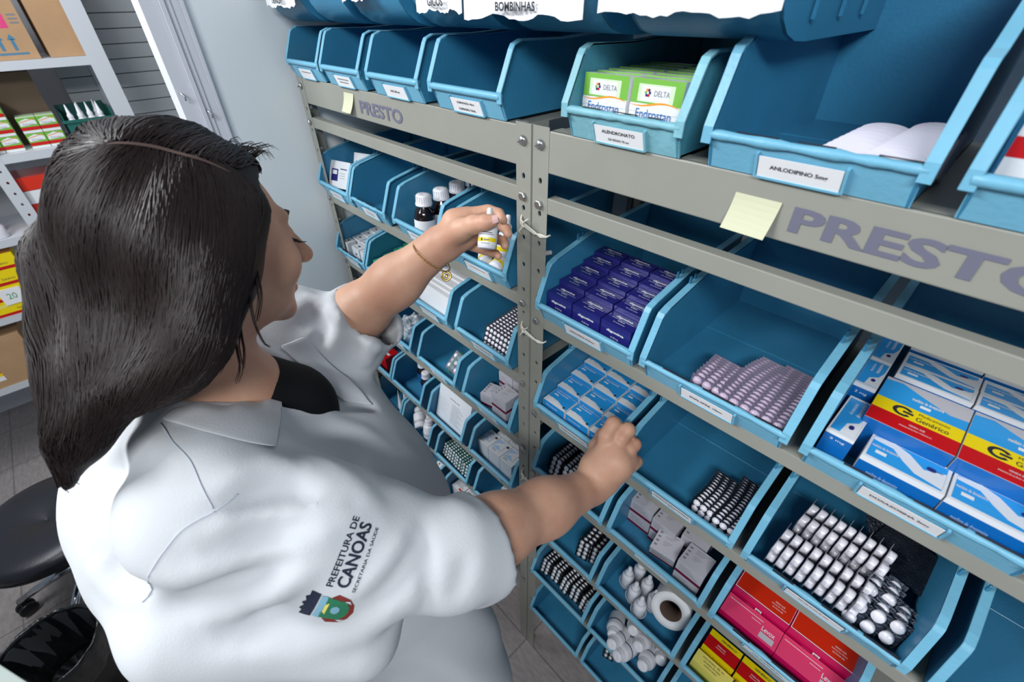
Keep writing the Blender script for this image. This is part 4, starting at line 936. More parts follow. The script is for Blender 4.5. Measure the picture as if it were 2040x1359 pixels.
# dark shiny packs
dk = bl('drk', 2, 4, 0.0165, 0.0145, 0.0068, 0.0050, 'black_plastic', 'pill_silver')
ox, oy, oz = grp('R', 4, 0)
for p in range(5):
    pile(dk, ox + 0.020 + 0.041 * p, oy + 0.008 + 0.004 * (p % 2), oz + 0.012, 15, 0.0095, 0.004, 'shiny dark blister pack on edge, %s file from left' % ORD[p], 'shiny dark blister packs', rz=rnd.uniform(-0.15, 0.15))
ox, oy, oz = grp('R', 3, 0)
for p in range(2):
    pile(dk, ox + 0.145 + 0.040 * p, oy + 0.02 + 0.01 * p, oz, 6, 0.012, 0.003, 'dark blister pack under the forearm, %s file' % ORD[p], 'few dark blister packs', rz=0.2)
ox, oy, oz = grp('R', 5, 1)
pile(dk, ox + 0.045, oy + 0.06, oz, 3, 0.012, 0.0, 'small dark blister pack in the lowest bin', 'blisters in the lowest bin', rz=0.3, lean=-40)
# orange capsules strip
oc = bl('org', 6, 2, 0.0135, 0.018, 0.0058, 0.0065, 'foil', 'pill_orange')
for k in range(4):
    oc.at((-0.820 + 0.006 * k, 0.010 + 0.014 * k, TOP + 0.006 + 0.010 * k), (R_(-58), 0, 0.05 * k), 'orange capsule blister strip, %s from the bin front' % ORD[k], 'blister pack', 'orange capsule strips')
FP.at((-0.085, 0.03, TOP + 0.012), (R_(-75), 0, 0.9), 'dark foil blister pack at right front of the albendazol bin', 'blister pack', None, scale=(0.5, 1, 0.5))
# white strips (anlodipino)
mb = MB(); mb.box((-0.026, -0.0011, 0), (0.026, 0.0011, 0.030), 'strip_white')
n = 14
mb.add([(0.026 * math.cos(math.pi * i / n), y, 0.030 + 0.009 * math.sin(math.pi * i / n)) for y in (-0.0011, 0.0011) for i in range(n + 1)], [tuple(range(n + 1))[::-1], tuple(range(n + 1, 2 * n + 2))] + [(i, i + 1, n + 2 + i, n + 1 + i) for i in range(n)], 'strip_white')
P19 = Proto('medicine_strip', mb)
for p in range(2):
    for k in range(20):
        P19.at((0.428 + 0.046 * p + 0.0006 * k, 0.002 + 0.0072 * k, TOP + 0.0045), (R_(-14), 0, 0.04 - 0.08 * p + rnd.uniform(-0.02, 0.02)), 'white strip in the anlodipino bin, %s pile, %s from the front' % (['left', 'right'][p], ORD[k]), 'medicine strip', 'white strips in the anlodipino bin', scale=(1.0 - 0.05 * (k % 2), 1, (1.0 + 0.012 * k - 0.05 * (k % 2)) * (0.86 if p == 0 else 1.0)))
# blisters with a green rubber band
ox, oy, oz = grp('L', 2, 2)
rb = MB(); rb.box((-0.030, -0.0006, 0), (0.030, 0.0006, 0.062), 'foil')
for i in range(3):
    for j in range(3): rb.dome((-0.018 + i * 0.018, -0.0006, 0.013 + j * 0.018), (0, -1, 0), 0.0078, 0.006, 'plastic_clear' if (i + j) % 2 else 'pill_white')
RB = Proto('blister_pack', rb)
T0 = Matrix.Translation((ox + 0.110, oy + 0.026, oz + 0.006)) @ Euler((R_(-48), 0, R_(-6))).to_matrix().to_4x4()
for k in range(6):
    T = T0 @ Matrix.Translation((0.001 * (k % 2), 0.0072 * (5 - k) - 0.02, 0.004))
    RB.at(T.translation, T.to_euler(), 'clear blister pack in the rubber-banded bundle, %s from the bottom' % ORD[k], 'blister pack', 'rubber-banded blister packs')
mb = MB()
for q in (-0.006, 0.006):
    pts = [(q, -0.030, 0.000), (q * 0.4, -0.031, 0.034), (q, -0.029, 0.069), (q, 0.0, 0.071), (q, 0.020, 0.069), (q, 0.0195, 0.034), (q, 0.020, 0.000), (q, -0.005, -0.0015), (q, -0.030, 0.0)]
    mb.tube([T0 @ Vector(p) for p in pts], 0.0012, 'rubber_green', n=6)
tag(mb.build('rubber_band'), 'green rubber band around the clear blister bundle', 'rubber band')
# pill card, plastic bag
mb = MB(); N = 10; vs = []
for j in range(N + 1):
    for i in range(2): t = j / N; vs.append((-0.035 + 0.07 * i, 0.055 * t, 0.05 * math.sin(t * 1.2)))
nb = len(vs); vs += [(a, b, c - 0.0012) for a, b, c in vs]
fs = [(2 * j, 2 * j + 1, 2 * j + 3, 2 * j + 2) for j in range(N)] + [(nb + 2 * j, nb + 2 * j + 2, nb + 2 * j + 3, nb + 2 * j + 1) for j in range(N)] + [(2 * j, 2 * j + 2, nb + 2 * j + 2, nb + 2 * j) for j in range(N)] + [(2 * j + 1, nb + 2 * j + 1, nb + 2 * j + 3, 2 * j + 3) for j in range(N)]
mb.add(vs, fs, 'paper')
for i in range(3):
    for j in range(4): t = 0.2 + 0.22 * j; mb.dome((-0.02 + 0.02 * i, 0.055 * t, 0.05 * math.sin(t * 1.2) + 0.0005), (0, -0.6, 0.8), 0.0045, 0.002, 'foil')
tag(mb.build('pill_card', loc=(CL[1][0] + 0.145, 0.008, SL[5] + 0.010), rot=(0, 0, 0.1)), 'curved white pill card with silver pills below the white bottles', 'pill card')
ox, oy, oz = grp('L', 2, 1)
def crumple(cx, cy, cz, rx, ry, rz, seed, m, name, lab, cat, zmin):
    import bmesh
    bm = bmesh.new(); bmesh.ops.create_icosphere(bm, subdivisions=5, radius=1)
    for v in bm.verts:
        p = v.co.copy(); n = noise.noise(p * 1.7 + Vector((seed, 0, 0))) * 0.35 + abs(noise.noise(p * 4 + Vector((0, seed, 0)))) * 0.30 + abs(noise.noise(p * 9)) * 0.10
        p *= 0.82 + n
        v.co = Vector((cx + p.x * rx, cy + p.y * ry, max(zmin, cz + p.z * rz)))
    me = bpy.data.meshes.new(name); bm.to_mesh(me); bm.free(); me.materials.append(M(m))
    for f in me.polygons: f.use_smooth = True
    o = bpy.data.objects.new(name, me); COL.objects.link(o); return tag(o, lab, cat)
crumple(ox + 0.118, oy + 0.040, oz + 0.062, 0.042, 0.040, 0.056, 3, 'plastic_clear', 'plastic_bag', 'crumpled clear plastic bag beside the rolled white cuff', 'bag', oz + 0.001)
P15b = Proto('medicine_carton', MB().box((0, 0, 0), (0.05, 0.05, 0.05), 'white_card').rect((0, 0, 0.05), X_, Y_, 0.01, 0.02, 0.04, 0.03, 'ink_grey'))

# ------------------------------------------------------------------ far white shelving with stock
sx = -2.62
far = empty('metal_shelving_rack', (0, 0, 0)); tag(far, 'white steel shelving unit at the far left, full of cartons', 'shelving rack')
FZ = [2.02, 1.665, 1.31, 0.945, 0.58]
for y in (-0.225, -0.79, -1.75):
    for x in (sx, sx - 0.42):
        mb = MB(); (mb.box((x - 0.003, y - 0.075, 0), (x, y, 2.9), 'shelf_white') if (y == -0.225 and x == sx) else plate_with_holes(mb, (x, y - 0.055, 0), (0, 1, 0), (0, 0, 1), 0.055, 0, 2.9, 0.05, 0.005, 'shelf_white', (-0.003, 0, 0))); mb.box((x - 0.03, y - 0.056, 0), (x - 0.001, y - 0.053, 2.9), 'shelf_white')
        mb.build('post', far)
for z in FZ:
    MB().box((sx - 0.42, -1.80, z - 0.004), (sx - 0.002, -0.24, z), 'shelf_white').box((sx - 0.004, -1.80, z - 0.035), (sx - 0.001, -0.24, z), 'shelf_white').build('shelf_board', far)
def face_box(x, y0, z0, w, d, h, m, lab, name='cardboard_box', cat='box', group=None, fn=None):
    # front face looks along +x; w runs along y
    mb = MB().box((-d, 0, 0), (0, w, h), m)
    if fn: fn(mb)
    o = mb.build(name, loc=(x, y0, z0)); return tag(o, lab, cat, group)
OX = (0, 0, 0)
def arrows(mb):
    mb.rect((0, 0, 0), Y_, Z_, 0.20, 0.115, 0.322, 0.165, 'tape_pink'); mb.rect((0, 0, 0), Y_, Z_, 0.215, 0.125, 0.30, 0.135, 'paper', eps=0.0006)
    for q in range(3): mb.rect((0, 0, 0), Y_, Z_, 0.335, 0.13 + 0.014 * q, 0.365, 0.136 + 0.014 * q, 'ink_grey')
    for k in range(2):
        y = 0.262 + 0.042 * k
        mb.rect((0, 0, 0), Y_, Z_, y, 0.034, y + 0.012, 0.075, 'print_blue'); mb.poly((0, 0, 0), Y_, Z_, [(y - 0.009, 0.073), (y + 0.021, 0.073), (y + 0.006, 0.094)], 'print_blue')
    mb.rect((0, 0, 0), Y_, Z_, 0.245, 0.018, 0.345, 0.026, 'print_blue')
face_box(sx - 0.03, -0.835, FZ[0] + 0.001, 0.375, 0.34, 0.42, 'cardboard', 'brown cardboard box with arrow print and pink label, top shelf', fn=arrows)
face_box(sx - 0.036, -0.425, FZ[0] + 0.001, 0.17, 0.36, 0.5, 'cardboard', 'plain tan cardboard box right of the printed one, top shelf')
face_box(sx - 0.19, -0.86, FZ[1] + 0.001, 0.33, 0.2, 0.30, 'cardboard_dark', 'dark brown cardboard box behind the green cartons')
def greenc(mb):
    mb.rect((0, 0, 0), Y_, Z_, 0, 0, 0.105, 0.085, 'lime'); mb.rect((0, 0, 0), Y_, Z_, 0, 0.016, 0.105, 0.034, 'red', eps=0.0006)
    mb.rect((0, 0, 0), Y_, Z_, 0, 0, 0.105, 0.014, 'white_card', eps=0.0006)
    mb.poly((0, 0, 0), Y_, Z_, [(0.006, 0.040), (0.098, 0.046), (0.098, 0.066), (0.05, 0.080), (0.006, 0.066)], 'white_card', eps=0.0008)
    mb.poly((0, 0, 0), Y_, Z_, [(0.006, 0.058), (0.05, 0.066), (0.098, 0.074), (0.098, 0.077), (0.05, 0.070), (0.006, 0.062)], 'orange_card', eps=0.001)
    mb.text('Endrostan', (0, 0.052, 0.050), Y_, Z_, 0.010, 'ink_grey', width=0.06, center=True, eps=0.001)
mbg = MB().box((-0.12, 0, 0), (0, 0.105, 0.085), 'lime_pale'); greenc(mbg); PG = Proto('medicine_carton', mbg)
for k, (y, nl) in enumerate([(-0.90, 4), (-0.83, 4), (-0.76, 3), (-0.665, 2), (-0.595, 2)]):
    for j in range(nl):
        PG.at((sx - 0.05, y, FZ[1] + 0.001 + j * 0.0665), (0, 0, 0), 'green and white carton on the far shelf, %s column, %s layer from below' % (ORD[k], ORD[j]), 'box', 'green cartons on the far shelf', scale=(1, 0.645, 0.77))
# teal bin with white bottles
tb = empty('storage_bin', (sx - 0.04, -0.505, FZ[1] + 0.001)); tag(tb, 'small dark teal bin holding white nozzle bottles on far shelf', 'bin')
mb = MB(); W_, D_, H_ = 0.20, 0.26, 0.10
for a, b in [((0, 0, 0), (-D_, W_, 0.004)), ((0, 0, 0), (-0.005, W_, H_)), ((-D_, 0, 0), (-D_ + 0.004, W_, H_ + 0.04)), ((-D_, 0, 0), (0, 0.004, H_ + 0.03)), ((-D_, W_ - 0.004, 0), (0, W_, H_ + 0.03))]:
    lo = tuple(min(p, q) for p, q in zip(a, b)); hi = tuple(max(p, q) for p, q in zip(a, b)); mb.box(lo, hi, 'teal_bin')
mb.box((-0.004, -0.006, H_ - 0.012), (0.006, W_ + 0.006, H_), 'teal_bin').box((-0.002, 0.02, 0.03), (0.002, W_ - 0.02, 0.034), 'teal_bin'); mb.build('bin_shell', tb)
nz = None
for k, (dy, dx) in enumerate([(0.035, -0.03), (0.075, -0.03), (0.082, -0.09), (0.115, -0.05), (0.155, -0.04), (0.15, -0.11)]):
    lab = 'white nozzle bottle in the teal bin, %s from the left' % ORD[k]
    if nz is None: nz = bottle('nozzle_bottle', MB().lathe([(0, 0), (0.019, 0), (0.019, 0.085), (0.012, 0.095), (0.011, 0.1)], 'bottle_white', None, 16), MB().lathe([(0.0125, 0.1), (0.012, 0.112), (0.008, 0.118), (0.002, 0.158), (0, 0.158)], 'bottle_white', None, 14), lab, 'bottle', 'white nozzle bottles', (sx - 0.04 + dx, -0.505 + dy, FZ[1] + 0.007), (0, 0, 0))
    else: c = copy_tree(nz); c.location = (sx - 0.04 + dx, -0.505 + dy, FZ[1] + 0.007); c['label'] = lab
for k in range(4):
    face_box(sx - 0.03, -0.83, FZ[2] + 0.001 + 0.062 * k, 0.20, 0.2, 0.06, ['scarlet', 'scarlet', 'white_card', 'scarlet'][k], 'red and white carton behind the hair on the far shelf, %s layer' % ORD[k], 'medicine_carton', 'box', 'stacked red cartons')
pb = None
for k, (dy, dx) in enumerate([(0, 0), (0.065, 0.0), (0.13, -0.0), (0.03, -0.08), (0.10, -0.08)]):
    lab = 'small white jar on the far shelf at the left edge, %s one' % ORD[k]
    if pb is None: pb = bottle('pill_bottle', MB().lathe([(0, 0), (0.028, 0), (0.03, 0.004), (0.03, 0.055), (0.02, 0.068), (0.019, 0.072)], 'bottle_white', None, 18), MB().lathe([(0.021, 0.07), (0.021, 0.09), (0.018, 0.092), (0, 0.092)], 'bottle_white', None, 18), lab, 'bottle', 'small white jars at the left edge', (sx - 0.05 + dx, -1.09 + dy, FZ[2] + 0.001), (0, 0, 0))
    else: c = copy_tree(pb); c.location = (sx - 0.05 + dx, -1.09 + dy, FZ[2] + 0.001); c['label'] = lab
def yel(mb):
    mb.rect((0, 0, 0), Y_, Z_, 0, 0, 0.17, 0.075, 'yellow'); mb.rect((0, 0, 0), Y_, Z_, 0, 0.0, 0.17, 0.014, 'red', eps=0.0006)
    mb.text('Genérico', (0, 0.11, 0.03), Y_, Z_, 0.012, 'ink', width=0.05, center=True, eps=0.0006); mb.rect((0, 0, 0), Y_, Z_, 0.02, 0.045, 0.08, 0.06, 'pale_yellow', eps=0.0006)
mby = MB().box((-0.13, 0, 0), (0, 0.17, 0.075), 'yellow'); yel(mby); PYc = Proto('medicine_carton', mby)
mby.rect((0, 0, 0.075), Y_, -X_, 0, 0, 0.17, 0.13, 'orange_card')
for j in range(4):
    for k in range(3):
        PYc.at((sx - 0.01, -1.515 + k * 0.176 + (0.01 * j), FZ[3] + 0.001 + 0.0765 * j), (0, 0, 0), 'yellow and red carton on the far shelf, %s layer, %s from left' % (ORD[j], ORD[k]), 'box', 'yellow cartons on the far shelf')
mb = MB().box((0, 0, 0), (0.002, 0.085, 0.082), 'paper').text('20', (0.002, 0.042, 0.042), Y_, Z_, 0.03, 'lime_ink', width=0.035, center=True)
tag(mb.build('price_card', loc=(sx - 0.0085, -1.105, FZ[3] + 0.055)), 'white card with green handwritten 20 on the yellow cartons', 'card')
def ola(mb):
    mb.text('biolabor', (0, 0.10, 0.16), Y_, Z_, 0.05, 'print_blue', width=0.28, bold=0.02); mb.rect((0, 0, 0), Y_, Z_, 0.27, 0.04, 0.40, 0.14, 'paper', eps=0.0005)
    mb.rect((0, 0, 0), Y_, Z_, 0.27, 0.085, 0.40, 0.105, 'red', eps=0.0007); mb.rect((0, 0, 0), Y_, Z_, 0.27, 0.066, 0.40, 0.085, 'yellow', eps=0.0007); mb.rect((0, 0, 0), Y_, Z_, 0.27, 0.118, 0.40, 0.124, 'sky_card', eps=0.0007)
    mb.rect((0, 0, 0), Y_, Z_, 0.08, 0.03, 0.22, 0.10, 'paper', eps=0.0005); mb.rect((0, 0, 0), Y_, Z_, 0.10, 0.045, 0.20, 0.05, 'ink_grey', eps=0.0007); mb.rect((0, 0, 0), Y_, Z_, 0.10, 0.06, 0.18, 0.066, 'ink_grey', eps=0.0007)
face_box(sx - 0.01, -1.70, FZ[4] + 0.001, 0.56, 0.36, 0.27, 'cardboard', 'large cardboard box with dark lettering and colour label, lowest shelf', fn=ola)

# ------------------------------------------------------------------ stool, waste bin, desk
st = empty('swivel_stool', (-1.600, -1.275, 0)); tag(st, 'round black padded swivel stool with chrome base', 'stool')
MB().lathe([(0, 0.470), (0.10, 0.500), (0.20, 0.502), (0.240, 0.494), (0.260, 0.478), (0.266, 0.455), (0.258, 0.430), (0.240, 0.420), (0, 0.420)], 'black_vinyl', None, 56).build('seat', st)
MB().lathe([(0.258, 0.418), (0.262, 0.424), (0.262, 0.432), (0.258, 0.436)], 'black_plastic', None, 56).build('seat_trim', st)
MB().lathe([(0.0, 0.12), (0.045, 0.12), (0.05, 0.20), (0.03, 0.24), (0.03, 0.30), (0.018, 0.31), (0.018, 0.40), (0.10, 0.41), (0.10, 0.42), (0, 0.42)], 'black_plastic', None, 24).build('column', st)
for k in range(5):
    a = k * 2 * math.pi / 5 + R_(190)
    dx, dy = math.cos(a), math.sin(a)
    lg = MB().tube([(0.04 * dx, 0.04 * dy, 0.165), (0.16 * dx, 0.16 * dy, 0.135), (0.285 * dx, 0.285 * dy, 0.092)], [0.020, 0.018, 0.013], 'chrome', n=12).build('leg', st)
    cs = MB(); T = Matrix.Translation((0.285 * dx, 0.285 * dy, 0.034)) @ Matrix.Rotation(a + 0.5, 4, 'Z') @ Matrix.Rotation(R_(90), 4, 'X')
    for s in (-0.024, 0.008): cs.lathe([(0, s), (0.030, s), (0.033, s + 0.003), (0.033, s + 0.013), (0.030, s + 0.016), (0, s + 0.016)], 'black_plastic', T, 20)
    cs.tube([(0.285 * dx, 0.285 * dy, 0.036), (0.285 * dx, 0.285 * dy, 0.092)], 0.010, 'black_plastic', n=8)
    cs.build('caster', lg)
wb = empty('waste_bin', (-1.085, -1.375, 0)); tag(wb, 'waste bin lined with a shiny black plastic bag', 'waste bin')
MB().lathe([(0, 0.004), (0.115, 0.004), (0.150, 0.330), (0.146, 0.330), (0.112, 0.008), (0, 0.008)], 'black_plastic', None, 40).build('pail', wb)
mb = MB(); n = 72; prof = [(0.118, 0.10), (0.140, 0.27), (0.147, 0.335), (0.152, 0.350), (0.157, 0.345), (0.160, 0.32), (0.158, 0.26), (0.156, 0.22)]
vs = []
for j, (r, z) in enumerate(prof):
    for i in range(n):
        a = 2 * math.pi * i / n; wv = 0.006 * noise.noise(Vector((math.cos(a) * 5, math.sin(a) * 5, j * 0.9))) * (1.4 if j > 3 else 1)
        vs.append(((r + wv + (0.004 * math.sin(a * 17) if j > 4 else 0)) * math.cos(a), (r + wv) * math.sin(a), z + (0.02 * noise.noise(Vector((math.cos(a) * 3, math.sin(a) * 3, 7))) if j in (6, 7) else 0.006 * noise.noise(Vector((a * 3, j, 0))))))
mb.add(vs, [(j * n + i, j * n + (i + 1) % n, (j + 1) * n + (i + 1) % n, (j + 1) * n + i) for j in range(len(prof) - 1) for i in range(n)], 'bag_black', None, True)
vs = [(0.118 * math.cos(2 * math.pi * i / n), 0.118 * math.sin(2 * math.pi * i / n), 0.10) for i in range(n)] + [(0.06 * math.cos(2 * math.pi * i / n), 0.06 * math.sin(2 * math.pi * i / n), 0.05 + 0.01 * math.sin(i)) for i in range(n)] + [(0, 0, 0.04)]
mb.add(vs, [(i, (i + 1) % n, n + (i + 1) % n, n + i) for i in range(n)] + [(n + i, n + (i + 1) % n, 2 * n) for i in range(n)], 'bag_black', None, True)
mb.build('bin_liner', wb)
dk_ = empty('desk', (-0.60, -1.20, 0), (0, 0, R_(26.5))); tag(dk_, 'pale grey-green desk corner at the lower left', 'desk')
MB().box((-0.9, -0.55, 0.875), (0.12, 0.0, 0.90), 'desk_grey').build('desktop', dk_, bevel=0.003)
for x in (-0.86, 0.06):
    for y in (-0.50, -0.08): MB().box((x, y, 0), (x + 0.04, y + 0.04, 0.875), 'rack_grey').build('leg', dk_)
# ------------------------------------------------------------------ the person
def spline(P, t):
    n = len(P) - 1; u = min(n - 1e-6, t * n); i = int(u); f = u - i
    p0 = P[max(0, i - 1)]; p1 = P[i]; p2 = P[i + 1]; p3 = P[min(n, i + 2)]
    return 0.5 * ((2 * p1) + (p2 - p0) * f + (2 * p0 - 5 * p1 + 4 * p2 - p3) * f * f + (3 * p1 - p0 - 3 * p2 + p3) * f ** 3)
class Field:
    def __init__(s, lo, hi, h):
        s.lo = np.array(lo, np.float32); s.h = h
        s.n = np.ceil((np.array(hi) - s.lo) / h).astype(int) + 1
        s.d = np.full(s.n, 0.2, np.float32)
        s.ax = [s.lo[i] + h * np.arange(s.n[i], dtype=np.float32) for i in range(3)]
    def sub(s, lo, hi):
        a = np.clip(np.floor((np.array(lo) - s.lo) / s.h).astype(int), 0, s.n); b = np.clip(np.ceil((np.array(hi) - s.lo) / s.h).astype(int) + 1, 0, s.n)
        if (b <= a).any(): return None
        sl = tuple(slice(a[i], b[i]) for i in range(3))
        return sl, (s.ax[0][sl[0]][:, None, None], s.ax[1][sl[1]][None, :, None], s.ax[2][sl[2]][None, None, :])
    def mix(s, sl, d, k, op):
        c = s.d[sl]
        if op == 'sub': d = -d; c2, d2 = -c, -d
        else: c2, d2 = c, d
        if k > 0:
            hh = np.clip(0.5 + 0.5 * (d2 - c2) / k, 0, 1); r = d2 * (1 - hh) + c2 * hh - k * hh * (1 - hh)
        else: r = np.minimum(c2, d2)
        s.d[sl] = -r if op == 'sub' else r
    def cap(s, a, b, ra, rb=None, k=0.01, op='add', m=0.05):
        rb = ra if rb is None else rb; a = np.array(a, float); b = np.array(b, float); R = max(ra, rb) + m
        q = s.sub(np.minimum(a, b) - R, np.maximum(a, b) + R)
        if q is None: return
        sl, (x, y, z) = q; ab = b - a; L = max(ab @ ab, 1e-9)
        t = np.clip(((x - a[0]) * ab[0] + (y - a[1]) * ab[1] + (z - a[2]) * ab[2]) / L, 0, 1)
        d = np.sqrt((x - a[0] - t * ab[0]) ** 2 + (y - a[1] - t * ab[1]) ** 2 + (z - a[2] - t * ab[2]) ** 2) - (ra + (rb - ra) * t)
        s.mix(sl, d, k, op)
    def ell(s, c, r, A=None, k=0.01, op='add', m=0.05):
        # A: rows = local axes
        c = np.array(c, float); r = np.array(r, float); A = np.eye(3) if A is None else np.array(A, float)
        R = np.abs(A.T) @ r + m
        q = s.sub(c - R, c + R)
        if q is None: return
        sl, (x, y, z) = q; x = x - c[0]; y = y - c[1]; z = z - c[2]
        l = [(A[i][0] * x + A[i][1] * y + A[i][2] * z) for i in range(3)]
        k0 = np.sqrt((l[0] / r[0]) ** 2 + (l[1] / r[1]) ** 2 + (l[2] / r[2]) ** 2)
        k1 = np.sqrt((l[0] / r[0] ** 2) ** 2 + (l[1] / r[1] ** 2) ** 2 + (l[2] / r[2] ** 2) ** 2)
        s.mix(sl, k0 * (k0 - 1) / np.maximum(k1, 1e-6), k, op)
    def chain(s, pts, rs, k=0.006, m=0.03):
        for i in range(len(pts) - 1): s.cap(pts[i], pts[i + 1], rs[i], rs[i + 1], k, m=m)
    def fold(s, pts, amp, w):
        P = np.array(pts, float); q = s.sub(P.min(0) - 2.6 * w, P.max(0) + 2.6 * w)
        if q is None: return
        sl, (x, y, z) = q; best = None; par = None; n = len(P) - 1
        for i in range(n):
            a = P[i]; ab = P[i + 1] - a; L = max(ab @ ab, 1e-9)
            t = np.clip(((x - a[0]) * ab[0] + (y - a[1]) * ab[1] + (z - a[2]) * ab[2]) / L, 0, 1)
            d2 = (x - a[0] - t * ab[0]) ** 2 + (y - a[1] - t * ab[1]) ** 2 + (z - a[2] - t * ab[2]) ** 2; u = (i + t) / n
            if best is None: best, par = d2, u
            else: m = d2 < best; best = np.where(m, d2, best); par = np.where(m, u, par)
        s.d[sl] -= amp * np.exp(-best / (w * w)) * np.sqrt(np.clip(np.sin(np.clip(par, 0.02, 0.98) * np.pi), 0, 1))
    def mesh(s, smooth=2):
        D = s.d; S = D < 0
        nx, ny, nz = D.shape
        cnt = np.zeros((nx - 1, ny - 1, nz - 1), np.uint8)
        for i in (0, 1):
            for j in (0, 1):
                for k in (0, 1): cnt += S[i:nx - 1 + i, j:ny - 1 + j, k:nz - 1 + k]
        C = np.argwhere((cnt > 0) & (cnt < 8)); idx = np.full(cnt.shape, -1, np.int64); idx[C[:, 0], C[:, 1], C[:, 2]] = np.arange(len(C))
        acc = np.zeros((len(C), 3)); num = np.zeros(len(C))
        cor = [(i, j, k) for i in (0, 1) for j in (0, 1) for k in (0, 1)]
        for a in cor:
            for ax in range(3):
                if a[ax]: continue
                b = list(a); b[ax] = 1
                da = D[C[:, 0] + a[0], C[:, 1] + a[1], C[:, 2] + a[2]]; db = D[C[:, 0] + b[0], C[:, 1] + b[1], C[:, 2] + b[2]]
                mk = (da < 0) != (db < 0); t = np.where(mk, da / np.where(mk, da - db, 1), 0)
                p = np.tile(np.array(a, float), (len(C), 1)); p[:, ax] += t
                acc[mk] += p[mk]; num += mk
        V = (C + acc / num[:, None]) * s.h + s.lo
        Q = []
        for ax in range(3):
            u, v = (ax + 1) % 3, (ax + 2) % 3
            sh = [nx, ny, nz]; sh[ax] -= 1
            a = [slice(0, n) for n in (nx, ny, nz)]; b = list(a); a[ax] = slice(0, (nx, ny, nz)[ax] - 1); b[ax] = slice(1, None)
            E = np.argwhere(S[tuple(a)] != S[tuple(b)])
            E = E[(E[:, u] > 0) & (E[:, v] > 0) & (E[:, u] < (nx, ny, nz)[u] - 1) & (E[:, v] < (nx, ny, nz)[v] - 1)]
            def ID(du, dv): q = E.copy(); q[:, u] -= du; q[:, v] -= dv; return idx[q[:, 0], q[:, 1], q[:, 2]]
            f = np.stack([ID(1, 1), ID(0, 1), ID(0, 0), ID(1, 0)], 1)
            ins = S[E[:, 0], E[:, 1], E[:, 2]]; f[~ins] = f[~ins][:, ::-1]; Q.append(f)
        Q = np.concatenate(Q); Q = Q[(Q >= 0).all(1)]
        for _ in range(smooth):
            A = np.zeros_like(V); W = np.zeros(len(V))
            for i in range(4):
                for j in (1, 3): np.add.at(A, Q[:, i], V[Q[:, (i + j) % 4]]); np.add.at(W, Q[:, i], 1)
            V = 0.5 * V + 0.5 * A / np.maximum(W, 1)[:, None]
        return V, Q
def np_mesh(name, V, Q, m, parent=None):
    me = bpy.data.meshes.new(name); me.vertices.add(len(V)); me.vertices.foreach_set('co', V.astype(np.float32).ravel())
    me.loops.add(Q.size); me.loops.foreach_set('vertex_index', Q.astype(np.int32).ravel())
    me.polygons.add(len(Q)); me.polygons.foreach_set('loop_start', np.arange(0, Q.size, 4, dtype=np.int32)); me.polygons.foreach_set('loop_total', np.full(len(Q), 4, np.int32))
    me.update(calc_edges=True); me.validate(); me.polygons.foreach_set('use_smooth', np.ones(len(me.polygons), bool))
    me.materials.append(M(m)); o = bpy.data.objects.new(name, me); COL.objects.link(o)
    if parent: o.parent = parent
    return o

mat('cotton', (206, 208, 212), 0.75, spec=0.2, var=0.015, vscale=8, bump=0.10, bscale=420)
mat('shirt_black', (16, 17, 20), 0.8, spec=0.2, bump=0.1, bscale=300)
mat('jeans', (50, 60, 84), 0.8)
mat('nail', (206, 168, 164), 0.2, coat=0.6)
mat('hair_dark', (32, 21, 20), 0.42, spec=0.28)
mat('scalp', (84, 66, 60), 0.8)
mat('cotton_seam', (190, 196, 208), 0.8)
mat('hair_deep', (20, 15, 17), 0.6, spec=0.3)
mat('lash', (24, 16, 16), 0.7)
mat('lip', (168, 96, 92), 0.45)
mat('emblem_green', (40, 120, 84), 0.7); mat('emblem_red', (128, 44, 36), 0.7); mat('emblem_blue', (130, 176, 196), 0.7); mat('embroidery', (28, 34, 58), 0.8)
def skin_mat():
    m = bpy.data.materials.new('skin'); m.use_nodes = True; nt = m.node_tree; b = nt.nodes['Principled BSDF']
    tc = nt.nodes.new('ShaderNodeTexCoord'); n = nt.nodes.new('ShaderNodeTexNoise'); n.inputs['Scale'].default_value = 22; n.inputs['Detail'].default_value = 4
    nt.links.new(tc.outputs['Object'], n.inputs['Vector'])
    cr = nt.nodes.new('ShaderNodeValToRGB'); cr.color_ramp.elements[0].position = 0.35; cr.color_ramp.elements[0].color = (*lin((196, 146, 122)), 1); cr.color_ramp.elements[1].position = 0.7; cr.color_ramp.elements[1].color = (*lin((208, 164, 138)), 1)
    nt.links.new(n.outputs[0], cr.inputs[0]); nt.links.new(cr.outputs[0], b.inputs['Base Color'])
    b.inputs['Roughness'].default_value = 0.48; b.inputs['Specular IOR Level'].default_value = 0.35
    b.inputs['Subsurface Weight'].default_value = 0.12; b.inputs['Subsurface Radius'].default_value = (0.01, 0.004, 0.002); b.inputs['Subsurface Scale'].default_value = 0.6
    n2 = nt.nodes.new('ShaderNodeTexNoise'); n2.inputs['Scale'].default_value = 380; n2.inputs['Detail'].default_value = 3
    nt.links.new(tc.outputs['Object'], n2.inputs['Vector']); bp = nt.nodes.new('ShaderNodeBump'); bp.inputs['Strength'].default_value = 0.12; bp.inputs['Distance'].default_value = 0.002
    nt.links.new(n2.outputs[0], bp.inputs['Height']); nt.links.new(bp.outputs[0], b.inputs['Normal']); MATS['skin'] = m
skin_mat()
person = empty('person', (0, 0, 0))
tag(person, 'person in a white coat with long dark hair, holding a small bottle', 'person')
